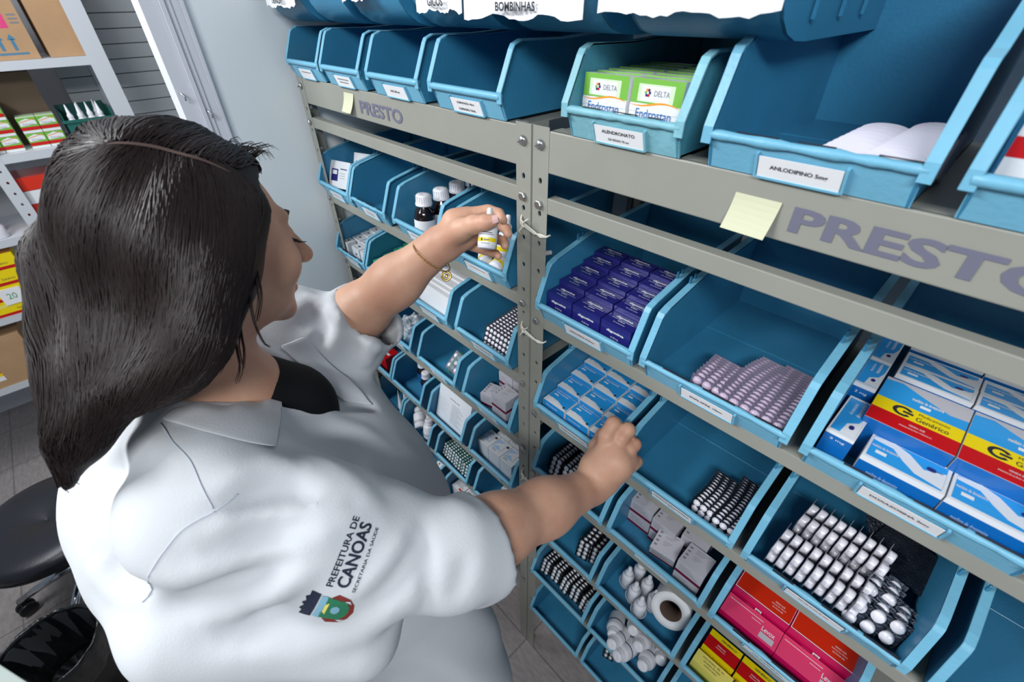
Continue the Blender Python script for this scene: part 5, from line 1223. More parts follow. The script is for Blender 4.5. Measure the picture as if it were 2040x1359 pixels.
# head frame: right, forward, up
HR = np.array((0.95093712, 0.21196622, 0.22536397)); HF = np.array((-0.13916776, 0.94363479, -0.30030937)); HU = np.array((-0.27631672, 0.25421193, 0.92683621))
HC = np.array((-0.135, -0.482, 1.963)); HA = np.stack([HR, HF, HU])
def h_(x, y, z): return HC + HR * x + HF * y + HU * z
NB = np.array((-0.135, -0.545, 1.735))          # base of the neck
RS = np.array((0.045, -0.610, 1.690)); LS = np.array((-0.330, -0.475, 1.690))
RE = np.array((0.236, -0.408, 1.567)); RW = np.array((0.269, -0.096, 1.458))
LE = np.array((-0.267, -0.318, 1.648)); LW = np.array((-0.102, -0.132, 1.845))
BF = np.array((0.30, 0.954, 0.0)); BR = np.array((0.954, -0.30, 0.0)); BA = np.stack([BR, BF, np.array((0, 0, 1.0))])
def b_(x, y, z): return np.array((-0.14, -0.545, 0)) + BR * x + BF * y + np.array((0, 0, z))

tow = Vector((0.587, -0.540, 0.602))
# ---- skin: head, neck, trunk, both arms and hands as one surface
F = Field((-0.42, -0.78, 1.36), (0.36, 0.04, 2.12), 0.0030)
F.ell(h_(0, 0.0, 0.018), (0.090, 0.096, 0.098), HA, 0)
F.ell(h_(0, 0.035, -0.030), (0.074, 0.078, 0.098), HA, 0.03)
F.ell(h_(0, 0.052, -0.088), (0.050, 0.055, 0.036), HA, 0.03)
F.ell(h_(0, 0.098, -0.112), (0.020, 0.018, 0.017), HA, 0.02)
for s in (-1, 1):
    F.ell(h_(s * 0.043, 0.075, -0.038), (0.034, 0.034, 0.036), HA, 0.02)
    F.cap(h_(s * 0.012, 0.108, 0.026), h_(s * 0.050, 0.090, 0.024), 0.010, 0.008, 0.015)
    F.ell(h_(s * 0.036, 0.116, 0.002), (0.018, 0.014, 0.012), HA, 0.012, 'sub')
    F.ell(h_(s * 0.036, 0.091, -0.001), (0.019, 0.019, 0.016), HA, 0.006)
    F.ell(h_(s * 0.013, 0.126, -0.036), (0.011, 0.012, 0.009), HA, 0.006)
    F.ell(h_(s * 0.092, -0.010, -0.018), (0.012, 0.022, 0.036), HA, 0.008)
F.cap(h_(0, 0.108, 0.012), h_(0, 0.140, -0.030), 0.0095, 0.0135, 0.012)
F.ell(h_(0, 0.142, -0.033), (0.0135, 0.012, 0.011), HA, 0.008)
F.cap(h_(-0.016, 0.108, -0.064), h_(0.016, 0.108, -0.064), 0.0085, k=0.008); F.ell(h_(0, 0.113, -0.064), (0.014, 0.010, 0.007), HA, 0.006)
F.ell(h_(0, 0.111, -0.080), (0.020, 0.011, 0.009), HA, 0.006)
F.cap(h_(0, -0.03, -0.07), NB + np.array((0, 0.0, -0.02)), 0.062, 0.072, 0.03)
F.cap(NB + np.array((0, 0, -0.03)), RS + np.array((-0.03, 0, -0.01)), 0.055, 0.052, 0.04); F.cap(NB + np.array((0, 0, -0.03)), LS + np.array((0.03, 0, -0.01)), 0.055, 0.052, 0.04)
F.cap(NB + np.array((0, 0.0, -0.06)), b_(0, 0.0, 1.36), 0.10, 0.14, 0.05)
def arm(S, E, Wr, side):
    F.cap(S, E, 0.055, 0.050, 0.02)
    v = (Wr - E); L = np.linalg.norm(v); m = E + v * 0.28
    F.chain([E, m, E + v * 0.62, Wr], [0.052, 0.0515, 0.0445, 0.0335], 0.035, 0.05)
arm(RS, RE, RW, 1); arm(LS, LE, LW, -1)
# left hand: palm and fingers round the small bottle
lw = (-0.101, -0.131, 1.845)
F.cap(LW, (-0.075, -0.101, 1.879), 0.030, 0.027, 0.012); F.cap((-0.089, -0.122, 1.849), (-0.066, -0.100, 1.864), 0.028, 0.024, 0.012)
F.cap((-0.087, -0.105, 1.888), (-0.071, -0.086, 1.895), 0.022, 0.018, 0.012); F.cap((-0.076, -0.092, 1.880), (-0.065, -0.078, 1.866), 0.023, 0.018, 0.010)
F.chain([(-0.078, -0.097, 1.891), (-0.062, -0.078, 1.902), (-0.045, -0.060, 1.907), (-0.025, -0.052, 1.904), (-0.005, -0.060, 1.899)], [0.0135, 0.0112, 0.0100, 0.0092, 0.0078], 0.002)
F.chain([(-0.079, -0.090, 1.877), (-0.072, -0.060, 1.879), (-0.047, -0.041, 1.877), (-0.015, -0.045, 1.876), (0.002, -0.056, 1.875)], [0.014, 0.0118, 0.0102, 0.0092, 0.0078], 0.0015)
F.chain([(-0.077, -0.093, 1.864), (-0.068, -0.065, 1.854), (-0.045, -0.050, 1.851), (-0.013, -0.054, 1.856), (0.003, -0.065, 1.856)], [0.0135, 0.0110, 0.0098, 0.0088, 0.0075], 0.0015)
F.chain([(-0.082, -0.101, 1.854), (-0.071, -0.080, 1.836), (-0.049, -0.067, 1.830), (-0.020, -0.068, 1.834), (-0.004, -0.075, 1.837)], [0.012, 0.0102, 0.0090, 0.0080, 0.0070], 0.0015)
F.chain([(-0.078, -0.129, 1.862), (-0.049, -0.120, 1.887), (-0.019, -0.114, 1.904), (0.004, -0.107, 1.912), (0.015, -0.099, 1.916)], [0.022, 0.0195, 0.0148, 0.0122, 0.0095], 0.008)
# right hand: seen from its back, fingers closing over a carton in the bin
F.cap(RW, (0.274, -0.070, 1.489), 0.032, 0.034, 0.014); F.cap((0.258, -0.079, 1.490), (0.268, -0.042, 1.526), 0.030, 0.024, 0.012)
F.cap((0.281, -0.070, 1.465), (0.296, -0.030, 1.504), 0.028, 0.020, 0.012); F.ell((0.280, -0.053, 1.505), (0.040, 0.034, 0.036), None, 0.014)
F.chain([(0.259, -0.056, 1.523), (0.253, -0.048, 1.549), (0.252, -0.028, 1.565), (0.246, -0.007, 1.535), (0.239, 0.003, 1.501)], [0.0165, 0.0150, 0.0142, 0.0110, 0.0090], 0.004)
F.chain([(0.274, -0.043, 1.525), (0.275, -0.030, 1.547), (0.276, -0.014, 1.557), (0.270, 0.006, 1.523), (0.262, 0.014, 1.489)], [0.0165, 0.0150, 0.0142, 0.0112, 0.0092], 0.004)
F.chain([(0.287, -0.037, 1.512), (0.293, -0.026, 1.527), (0.294, -0.012, 1.530), (0.286, 0.005, 1.498), (0.280, 0.010, 1.473)], [0.0155, 0.0135, 0.0128, 0.0104, 0.0086], 0.004)
F.chain([(0.298, -0.040, 1.489), (0.307, -0.029, 1.498), (0.308, -0.017, 1.496), (0.297, -0.004, 1.471), (0.288, -0.001, 1.454)], [0.0150, 0.0128, 0.0115, 0.0094, 0.0080], 0.004)
F.chain([(0.254, -0.074, 1.489), (0.238, -0.049, 1.505), (0.228, -0.020, 1.507), (0.224, 0.000, 1.496)], [0.020, 0.0155, 0.0125, 0.0100], 0.010)
V, Q = F.mesh(2)
body = np_mesh('body', V, Q, 'skin', person)
del F
# nails, lashes, brow
mb = MB()
def nail(c, d, nrm, w=0.0062, l=0.0085):
    c = Vector(c); d = Vector(d).normalized(); nrm = Vector(nrm).normalized(); s = d.cross(nrm).normalized(); nrm = s.cross(d)
    vs = []; fs = []
    for j in range(5):
        for i in range(5):
            u = (i - 2) / 2; v = (j - 2) / 2; k = math.sqrt(max(0, 1 - 0.25 * v * v)) if abs(v) < 1 else 0.82
            vs.append(c + s * (u * w * k) + d * (v * l) + nrm * (0.0015 - 0.0026 * u * u))
    for j in range(4):
        for i in range(4): a = j * 5 + i; fs.append((a, a + 1, a + 6, a + 5))
    return MB().add(vs, fs, 'nail', None, True)
t1 = Vector((0.004, -0.107, 1.912)); t2 = Vector((0.015, -0.099, 1.916))
o = nail(t2 + (t2 - t1) * -0.05 + tow * 0.0085, t2 - t1, tow, 0.0068, 0.0085).build('fingernail', person)
for s in (-1, 1):
    br = MB(); br.tube([h_(s * 0.014, 0.1175, 0.024), h_(s * 0.030, 0.111, 0.031), h_(s * 0.046, 0.097, 0.032), h_(s * 0.058, 0.082, 0.025)], [0.0012, 0.0020, 0.0018, 0.0007], 'lash', n=6); br.build('eyebrow', person)
    ls = MB()
    for k in range(16):
        t = k / 15; p = h_(s * (0.020 + 0.034 * t), 0.113 - 0.016 * t * t + 0.004 * math.sin(t * 3.1), -0.008); q = HF * 0.012 + HR * (s * (0.002 + 0.008 * t)) - HU * 0.006
        ls.tube([p, p + q * 0.6 - HU * 0.001, p + q + HU * 0.002], [0.0006, 0.0005, 0.0002], 'lash', n=4)
    ls.tube([h_(s * 0.019, 0.111, -0.008), h_(s * 0.030, 0.1145, -0.010), h_(s * 0.042, 0.110, -0.010), h_(s * 0.055, 0.098, -0.006)], 0.0011, 'lash', n=5); ls.build('eyelashes', person)
MB().tube([h_(-0.016, 0.117, -0.0715), h_(0, 0.122, -0.0725), h_(0.016, 0.117, -0.0715)], [0.001, 0.0016, 0.001], 'lip', n=6).build('lips', person)

# ---- clothing
F = Field((-0.60, -0.98, 0.68), (0.50, -0.06, 1.88), 0.0062)
def coat_solid(F, g=0.0):
    F.ell(b_(0, 0.02, 1.56), (0.205, 0.150, 0.19), BA, 0)
    F.ell(b_(0, -0.02, 1.36), (0.215, 0.175, 0.26), BA, 0.06)
    F.ell(b_(0, 0.0, 1.20), (0.25, 0.235, 0.30), BA, 0.08)
    F.ell(b_(0.03, 0.115, 1.39), (0.205, 0.185, 0.24), BA, 0.06)
    F.cap(b_(0, 0.0, 1.12), b_(0.02, 0.02, 0.74), 0.245, 0.315, 0.08, m=0.12)
    F.cap(b_(0.07, 0.20, 1.36), b_(0.20, 0.27, 0.74), 0.09, 0.12, 0.09)
    for s in (-1, 1): F.ell(b_(s * 0.090, 0.14, 1.52), (0.100, 0.100, 0.105), BA, 0.05)
    F.cap(RS - BF * 0.01, LS - BF * 0.01, 0.070, 0.070, 0.05)
    F.ell(b_(0.02, -0.11, 1.55), (0.22, 0.135, 0.19), BA, 0.06)
    F.cap(NB + np.array((0, -0.03, -0.03)), RS, 0.080, 0.078, 0.04); F.cap(NB + np.array((0, -0.03, -0.03)), LS, 0.080, 0.078, 0.04)
    F.cap((0.072, -0.702, 1.554), (0.214, -0.543, 1.500), 0.075, 0.055, 0.05)
    rc = np.array((0.244, -0.354, 1.532)); F.chain([RS, RS * 0.5 + RE * 0.5 + np.array((0, 0, -0.01)), RE - np.array((0, 0.0, 0.005))], [0.092, 0.088, 0.072], 0.05)
    lc = np.array((-0.207, -0.247, 1.687)); F.chain([LS, LS * 0.5 + LE * 0.5, LE], [0.086, 0.090, 0.086], 0.05)
    F.cap((-0.241, -0.369, 1.661), (-0.200, -0.284, 1.638), 0.060, 0.052, 0.03)
    return rc, lc
rc, lc = coat_solid(F)
F.chain([RE, RE * 0.3 + rc * 0.7], [0.070, 0.064], 0.02); F.chain([LE, LE * 0.3 + lc * 0.7], [0.086, 0.070], 0.02)
# rolled cuffs
def cuff(c, e, r):
    d = (c - e) / np.linalg.norm(c - e)
    F.cap(c - d * 0.050, c - d * 0.012, r, r * 1.03, 0.004)
cuff(rc, RE, 0.082); cuff(lc, LE, 0.080)
# hollow the cuffs and the neck opening
for c, e, w_ in ((rc, RE, RW), (lc, LE, LW)):
    d = (w_ - c) / np.linalg.norm(w_ - c); F.cap(c - d * 0.03, c + d * 0.10, 0.060, 0.070, 0.004, 'sub')
    q = F.sub(c - 0.2, c + 0.2)
    sl, (x, y, z) = q; pl = (x - c[0]) * d[0] + (y - c[1]) * d[1] + (z - c[2]) * d[2]
    near = np.sqrt((x - c[0]) ** 2 + (y - c[1]) ** 2 + (z - c[2]) ** 2) < 0.17
    F.d[sl] = np.where(near, np.maximum(F.d[sl], pl - 0.005), F.d[sl])
F.cap(NB + BF * 0.015 + np.array((0, 0, 0.02)), NB + BF * 0.03 + np.array((0, 0, 0.25)), 0.074, 0.10, 0.012, 'sub')
F.cap(NB + BF * 0.10 + np.array((0, 0, 0.01)), b_(0.0, 0.20, 1.60), 0.060, 0.022, 0.015, 'sub')
# hem
x, y, z = F.ax[0][:, None, None], F.ax[1][None, :, None], F.ax[2][None, None, :]
F.d = np.maximum(F.d, 0.70 - z)
# folds: long soft creases that radiate from the armpits and run round the sleeves
def axis(a, b):
    a = np.array(a); b = np.array(b); d = b - a; L = np.linalg.norm(d); d = d / L
    t = (x - a[0]) * d[0] + (y - a[1]) * d[1] + (z - a[2]) * d[2]
    r = np.sqrt(np.maximum(0, (x - a[0]) ** 2 + (y - a[1]) ** 2 + (z - a[2]) ** 2 - t * t)); return t, r, L
W1 = np.sin(x * 17 + y * 9 + z * 5 + 1.0) + np.sin(x * -7 + y * 15 + z * 12 + 2.2); W2 = np.sin(x * 9 - y * 21 + z * 14) 
disp = 0.003 * np.sin(x * 26 + W1 * 1.3 + z * 6) * np.ones_like(F.d)
for a, b, tw, am in ((RS, RE, 1.0, 0.012), (LS, LE, -1.0, 0.013)):
    t, r, L = axis(a, b); wgt = np.exp(-((r / 0.13) ** 4)) * np.clip(t / 0.08 + 0.5, 0, 1)
    a_ = np.array(a); s_ = (x - a_[0]) * 0.5 + (y - a_[1]) * -0.4 + (z - a_[2]) * 0.75 * tw
    disp = disp * (1 - wgt) + wgt * am * 0.35 * (np.sin(s_ * 62 + t * 22 + W1 * 1.1) * 0.8 + 0.5 * np.sin(s_ * 38 - t * 30 + W2 * 1.6 + 1))
lower = np.clip((1.35 - z) / 0.4, 0, 1); ang = np.arctan2(y + 0.545, x + 0.14)
disp = disp + lower * 0.014 * np.sin(ang * 9 + z * 2.0 + W1 * 0.6)
F.d = F.d + disp * (F.d > -0.05)
# big folds in the sleeves and the front (ridges positive, valleys negative)
for amp, w_, pts in (
  (0.016, 0.020, [(0.1050, -0.6000, 1.7690), (0.0970, -0.5720, 1.7660), (0.0980, -0.5420, 1.7540), (0.1150, -0.5160, 1.7370), (0.1430, -0.5000, 1.7230), (0.1800, -0.4900, 1.7050)]),
  (-0.016, 0.020, [(0.1190, -0.6030, 1.7580), (0.1200, -0.5630, 1.7470), (0.1320, -0.5310, 1.7340), (0.1540, -0.5120, 1.7220)]),
  (0.012, 0.018, [(0.1280, -0.6310, 1.7430), (0.1340, -0.5930, 1.7400), (0.1450, -0.5550, 1.7290), (0.1670, -0.5200, 1.7180), (0.1870, -0.4940, 1.7020)]),
  (-0.013, 0.018, [(0.1340, -0.6430, 1.7290), (0.1450, -0.6020, 1.7250), (0.1590, -0.5650, 1.7170), (0.1810, -0.5220, 1.7100)]),
  (0.013, 0.018, [(0.1210, -0.6780, 1.7060), (0.1440, -0.6370, 1.7140), (0.1580, -0.5960, 1.7060), (0.1810, -0.5540, 1.7050), (0.1890, -0.5080, 1.7040)]),
  (-0.014, 0.018, [(0.1080, -0.6880, 1.6520), (0.1460, -0.6410, 1.6770), (0.1720, -0.5960, 1.6870), (0.1910, -0.5550, 1.6970)]),
  (0.014, 0.018, [(0.1200, -0.6880, 1.6180), (0.1430, -0.6440, 1.6190), (0.1860, -0.5970, 1.6670), (0.2000, -0.5550, 1.6870)]),
  (-0.012, 0.018, [(0.1440, -0.6800, 1.6000), (0.1630, -0.6370, 1.5930), (0.1990, -0.5950, 1.6340), (0.2130, -0.5620, 1.6640)]),
  (0.013, 0.022, [(0.1700, -0.6620, 1.5790), (0.2040, -0.6060, 1.5620), (0.2410, -0.5430, 1.5640), (0.2670, -0.4920, 1.6030), (0.2660, -0.4490, 1.6310)]),
  (-0.012, 0.018, [(0.2480, -0.5290, 1.6100), (0.2540, -0.4930, 1.6300), (0.2490, -0.4580, 1.6440), (0.2380, -0.4310, 1.6500)]),
  (0.010, 0.014, [(0.2360, -0.5360, 1.6360), (0.2420, -0.5040, 1.6460), (0.2370, -0.4710, 1.6560), (0.2270, -0.4450, 1.6600)]),
  (-0.010, 0.012, [(0.2300, -0.4270, 1.6540), (0.2590, -0.4430, 1.6380), (0.2790, -0.4600, 1.6130), (0.2840, -0.4730, 1.5660)]),
  (-0.008, 0.014, [(0.3040, -0.4440, 1.5880), (0.2990, -0.4200, 1.6120), (0.2850, -0.3990, 1.6280)]),
  (0.016, 0.016, [(-0.2430, -0.3760, 1.7490), (-0.2570, -0.3370, 1.7470), (-0.2330, -0.3140, 1.7400), (-0.1870, -0.3180, 1.7290), (-0.1790, -0.3390, 1.6970), (-0.1730, -0.3650, 1.6790)]),
  (-0.016, 0.016, [(-0.2140, -0.3800, 1.7290), (-0.2210, -0.3480, 1.7300), (-0.1970, -0.3450, 1.7140), (-0.1760, -0.3710, 1.6870)]),
  (0.015, 0.015, [(-0.2500, -0.3000, 1.7460), (-0.2750, -0.2560, 1.6960), (-0.2660, -0.2390, 1.6400), (-0.1400, -0.2840, 1.6710), (-0.1520, -0.3010, 1.6410), (-0.1560, -0.3130, 1.6660)]),
  (-0.014, 0.014, [(-0.1910, -0.3100, 1.7290), (-0.1570, -0.3100, 1.7060), (-0.1580, -0.3170, 1.6610)]),
  (0.011, 0.012, [(-0.2640, -0.2300, 1.7100), (-0.2480, -0.2130, 1.6630), (-0.2070, -0.2210, 1.6210)]),
  (-0.010, 0.010, [(-0.2640, -0.2440, 1.7130), (-0.2580, -0.2240, 1.6570), (0.0870, -0.3630, 1.8440)]),
  (0.010, 0.020, [(-0.1150, -0.7010, 1.7290), (-0.0630, -0.6580, 1.7580), (0.0180, -0.6160, 1.7920)]),
  (-0.008, 0.020, [(-0.0750, -0.7040, 1.7230), (0.0260, -0.6510, 1.7850), (0.0620, -0.6220, 1.7890)]),
  (0.010, 0.020, [(-0.0150, -0.7520, 1.6570), (0.0230, -0.7400, 1.6380), (0.0730, -0.7170, 1.6390)]),
  (-0.009, 0.016, [(0.0010, -0.7330, 1.6640), (0.0360, -0.7210, 1.6500), (0.1100, -0.6900, 1.6950)]),
  (0.012, 0.016, [(0.0670, -0.5010, 1.7200), (0.1200, -0.4830, 1.7210), (0.1680, -0.4700, 1.7040), (0.2010, -0.4650, 1.6850)]),
  (-0.010, 0.022, [(-0.0030, -0.4770, 1.6770), (0.0360, -0.4340, 1.6280), (0.1760, -0.4360, 1.6830)]),
  (0.009, 0.020, [(-0.0370, -0.4400, 1.6680), (-0.0030, -0.3960, 1.6260), (0.0600, -0.3770, 1.5740)])):
    F.fold(pts, amp, w_)
V, Q = F.mesh(1)
coat = np_mesh('lab_coat', V, Q, 'cotton', person)
del F
cbv = BVHTree.FromPolygons([Vector(v) for v in V], [tuple(int(i) for i in q) for q in Q])
def sheet(name, grid, nu, nv, th=0.003, lift=0.0):
    P = [Vector(p) for p in grid]; P2 = []
    for k, p in enumerate(P):
        loc, nr, _, d = cbv.find_nearest(p); h = 0.006 + lift * (k // (nu + 1)) / nv
        P2.append(p + tow * h if d > 0.03 else loc + nr * h)
    vs = P2 + [p - tow * th for p in P2]; n = len(P2); fs = []
    for j in range(nv):
        for i in range(nu): a = j * (nu + 1) + i; q = (a, a + 1, a + nu + 2, a + nu + 1); fs.append(q); fs.append(tuple(n + t for t in q[::-1]))
    rim = [i for i in range(nu + 1)] + [j * (nu + 1) + nu for j in range(1, nv + 1)] + [nv * (nu + 1) + i for i in range(nu - 1, -1, -1)] + [j * (nu + 1) for j in range(nv - 1, 0, -1)]
    for a, b in zip(rim, rim[1:] + rim[:1]): fs.append((b, a, n + a, n + b))
    o = MB().add(vs, fs, 'cotton', None, True).build(name, coat)
    md = o.modifiers.new('s', 'SUBSURF'); md.levels = 1; md.render_levels = 1
    return o
sheet('collar', [(-0.0460, -0.6190, 1.7820), (-0.0220, -0.6090, 1.7870), (-0.0000, -0.5990, 1.7920), (0.0180, -0.5900, 1.7940), (0.0310, -0.5810, 1.7920), (0.0410, -0.5720, 1.7890), (0.0490, -0.5640, 1.7830), (0.0560, -0.5550, 1.7760), (0.0630, -0.5460, 1.7690), (0.0700, -0.5370, 1.7620), (0.0770, -0.5280, 1.7550), (-0.0500, -0.6070, 1.7840), (-0.0320, -0.5980, 1.7860), (-0.0140, -0.5890, 1.7880), (0.0030, -0.5810, 1.7890), (0.0160, -0.5720, 1.7880), (0.0260, -0.5640, 1.7850), (0.0340, -0.5560, 1.7800), (0.0400, -0.5480, 1.7730), (0.0450, -0.5390, 1.7650), (0.0500, -0.5300, 1.7560), (0.0530, -0.5210, 1.7460), (-0.0560, -0.5950, 1.7850), (-0.0420, -0.5870, 1.7840), (-0.0280, -0.5790, 1.7840), (-0.0150, -0.5710, 1.7830), (-0.0020, -0.5630, 1.7820), (0.0080, -0.5550, 1.7790), (0.0160, -0.5470, 1.7740), (0.0220, -0.5390, 1.7680), (0.0270, -0.5310, 1.7610), (0.0300, -0.5230, 1.7520), (0.0330, -0.5140, 1.7410), (-0.1610, -0.5860, 1.7180), (-0.0540, -0.5750, 1.7820), (-0.0430, -0.5680, 1.7800), (-0.0330, -0.5610, 1.7780), (-0.0230, -0.5530, 1.7740), (-0.0150, -0.5460, 1.7710), (-0.0070, -0.5380, 1.7660), (-0.0010, -0.5310, 1.7600), (0.0030, -0.5230, 1.7530), (0.0050, -0.5150, 1.7430), (0.0020, -0.5060, 1.7290), (-0.1750, -0.5720, 1.7150), (-0.1720, -0.5640, 1.7070), (-0.1680, -0.5560, 1.6990), (-0.1620, -0.5470, 1.6920), (-0.1540, -0.5390, 1.6870), (-0.0370, -0.5360, 1.7630), (-0.0310, -0.5280, 1.7580), (-0.0280, -0.5210, 1.7500), (-0.0260, -0.5130, 1.7420), (-0.0250, -0.5050, 1.7320), (-0.0250, -0.4970, 1.7210), (-0.1830, -0.5560, 1.7160), (-0.1800, -0.5490, 1.7090), (-0.1760, -0.5410, 1.7020), (-0.1700, -0.5340, 1.6960), (-0.1620, -0.5260, 1.6910), (-0.1530, -0.5190, 1.6880), (-0.1420, -0.5120, 1.6860), (-0.1270, -0.5050, 1.6860), (-0.0460, -0.5040, 1.7390), (-0.0430, -0.4970, 1.7310), (-0.0410, -0.4890, 1.7230), (-0.1880, -0.5400, 1.7190), (-0.1850, -0.5340, 1.7130), (-0.1800, -0.5270, 1.7070), (-0.1740, -0.5200, 1.7020), (-0.1670, -0.5140, 1.6980), (-0.1590, -0.5070, 1.6950), (-0.1490, -0.5010, 1.6930), (-0.1360, -0.4940, 1.6930), (-0.1210, -0.4890, 1.6950), (-0.1090, -0.4820, 1.6940), (-0.1030, -0.4760, 1.6900)], 10, 6, lift=0.006)
sheet('lapel', [(-0.1840, -0.4370, 1.7250), (-0.1740, -0.4330, 1.7190), (-0.1630, -0.4300, 1.7130), (-0.1540, -0.4260, 1.7070), (-0.1480, -0.4220, 1.6980), (-0.1420, -0.4180, 1.6880), (-0.1380, -0.4130, 1.6780), (-0.1330, -0.4080, 1.6680), (-0.1280, -0.4040, 1.6580), (-0.1220, -0.3990, 1.6470), (-0.1170, -0.3940, 1.6370), (-0.1110, -0.3890, 1.6260), (-0.1050, -0.3840, 1.6160), (-0.1910, -0.4240, 1.7200), (-0.1830, -0.4200, 1.7120), (-0.1740, -0.4160, 1.7040), (-0.1640, -0.4130, 1.6970), (-0.1530, -0.4090, 1.6910), (-0.1450, -0.4050, 1.6810), (-0.1390, -0.4000, 1.6710), (-0.1330, -0.3960, 1.6610), (-0.1270, -0.3910, 1.6500), (-0.1200, -0.3860, 1.6400), (-0.1140, -0.3820, 1.6290), (-0.1080, -0.3770, 1.6170), (-0.1010, -0.3720, 1.6060), (-0.1940, -0.4120, 1.7180), (-0.1860, -0.4080, 1.7090), (-0.1780, -0.4040, 1.7000), (-0.1720, -0.3990, 1.6880), (-0.1660, -0.3940, 1.6770), (-0.1610, -0.3890, 1.6650), (-0.1520, -0.3850, 1.6550), (-0.1380, -0.3820, 1.6490), (-0.1270, -0.3780, 1.6420), (-0.1180, -0.3740, 1.6320), (-0.1100, -0.3690, 1.6210), (-0.1040, -0.3640, 1.6080), (-0.0980, -0.3580, 1.5950), (-0.1960, -0.4000, 1.7170), (-0.1870, -0.3960, 1.7080), (-0.1790, -0.3910, 1.6970), (-0.1740, -0.3860, 1.6840), (-0.1690, -0.3810, 1.6710), (-0.1640, -0.3750, 1.6570), (-0.1570, -0.3700, 1.6450), (-0.1440, -0.3670, 1.6370), (-0.1280, -0.3640, 1.6320), (-0.1150, -0.3610, 1.6240), (-0.1070, -0.3560, 1.6130), (-0.1000, -0.3510, 1.6000), (-0.0910, -0.3460, 1.5880), (-0.1970, -0.3870, 1.7160), (-0.1870, -0.3830, 1.7060), (-0.1790, -0.3790, 1.6950), (-0.1740, -0.3730, 1.6810), (-0.1680, -0.3680, 1.6670), (-0.1630, -0.3620, 1.6520), (-0.1570, -0.3570, 1.6380), (-0.1460, -0.3530, 1.6270), (-0.1290, -0.3500, 1.6220), (-0.1140, -0.3470, 1.6150), (-0.1030, -0.3430, 1.6050), (-0.0930, -0.3390, 1.5930), (-0.0770, -0.3360, 1.5860)], 12, 4, th=0.0025, lift=0.0)
def decal(name, o, ux, uy, h, st, m, width, parent, bold=0.02, pts=None):
    V2, F2, asp = text_geo(st, bold) if pts is None else ([(a, b) for a, b in pts], [tuple(range(len(pts)))], 1)
    o = Vector(o); ux = Vector(ux); uy = Vector(uy); n = ux.cross(uy).normalized(); out = []
    if n.dot(tow) < 0: n = -n
    for x_, y_ in V2:
        p = o + ux * (x_ * width) + uy * (y_ * h); loc, nr, _, d = cbv.ray_cast(p + n * 0.05, -n, 0.12)
        out.append(loc + nr * 0.0009 if loc is not None else p)
    return MB().add(out, F2, m).build(name, parent)
def seam(pts):
    out = []
    for k in range(25):
        p = Vector(spline([np.array(q) for q in pts], k / 24)); loc, nr, _, d = cbv.find_nearest(p); out.append(loc + nr * 0.0004)
    MB().tube(out, 0.0008, 'cotton_seam', n=5).build('seam', coat)
seam([(0.1180, -0.6070, 1.7590), (0.1140, -0.6380, 1.7560), (0.1150, -0.6620, 1.7430), (0.1130, -0.6790, 1.7270), (0.0720, -0.7170, 1.6400)])
seam([(-0.0430, -0.6180, 1.7800), (0.0150, -0.6130, 1.7920), (0.0560, -0.6060, 1.7900), (0.0890, -0.6070, 1.7790), (0.1150, -0.6080, 1.7610)])
seam([(0.1180, -0.6070, 1.7590), (0.1170, -0.6020, 1.7590), (0.1160, -0.5930, 1.7590), (0.1130, -0.5820, 1.7590)])
lu = (Vector((0.1910, -0.4890, 1.6980)) - Vector((0.2220, -0.5500, 1.6560))); L1 = lu.length; lu.normalize(); lv = Vector((0.2000, -0.5420, 1.6930)) - Vector((0.2100, -0.5310, 1.6840)); lv = (lv - lu * lv.dot(lu)).normalized()
decal('embroidered_lettering', (0.2220, -0.5480, 1.6570), lu, lv, 0.0080, 'PREFEITURA DE', 'embroidery', L1, coat, 0.015)
decal('embroidered_lettering', (0.2310, -0.5350, 1.6480), lu, lv, 0.0155, 'CANOAS', 'embroidery', L1 * 0.93, coat, 0.025)
decal('embroidered_lettering', (0.2360, -0.5310, 1.6410), lu, lv, 0.0048, 'SECRETARIA DA SAÚDE', 'embroidery', L1 * 0.93, coat, 0.01)
ec = Vector((0.2250, -0.5620, 1.6290)); eu = lu; ev = lv
def ep(name, pts, m, lift=0):
    N = []
    for i in range(len(pts)):
        a, b = pts[i], pts[(i + 1) % len(pts)]
        for q in range(3): N.append((a[0] + (b[0] - a[0]) * q / 3, a[1] + (b[1] - a[1]) * q / 3))
    cx = sum(p[0] for p in N) / len(N); cy = sum(p[1] for p in N) / len(N); n_ = ev.cross(eu).normalized(); n_ = n_ if n_.dot(tow) > 0 else -n_
    out = []
    for x_, y_ in N + [((p[0] + cx) / 2, (p[1] + cy) / 2) for p in N] + [(cx, cy)]:
        p = ec + eu * x_ + ev * y_; loc, nr, _, d = cbv.ray_cast(p + n_ * 0.05, -n_, 0.12); out.append((loc + nr * (0.0008 + lift * 0.0003)) if loc is not None else p)
    k = len(N); fs = [(i, (i + 1) % k, k + (i + 1) % k, k + i) for i in range(k)] + [(k + i, k + (i + 1) % k, 2 * k) for i in range(k)]
    return (out, fs, m)
em = MB(); s_ = 0.0155
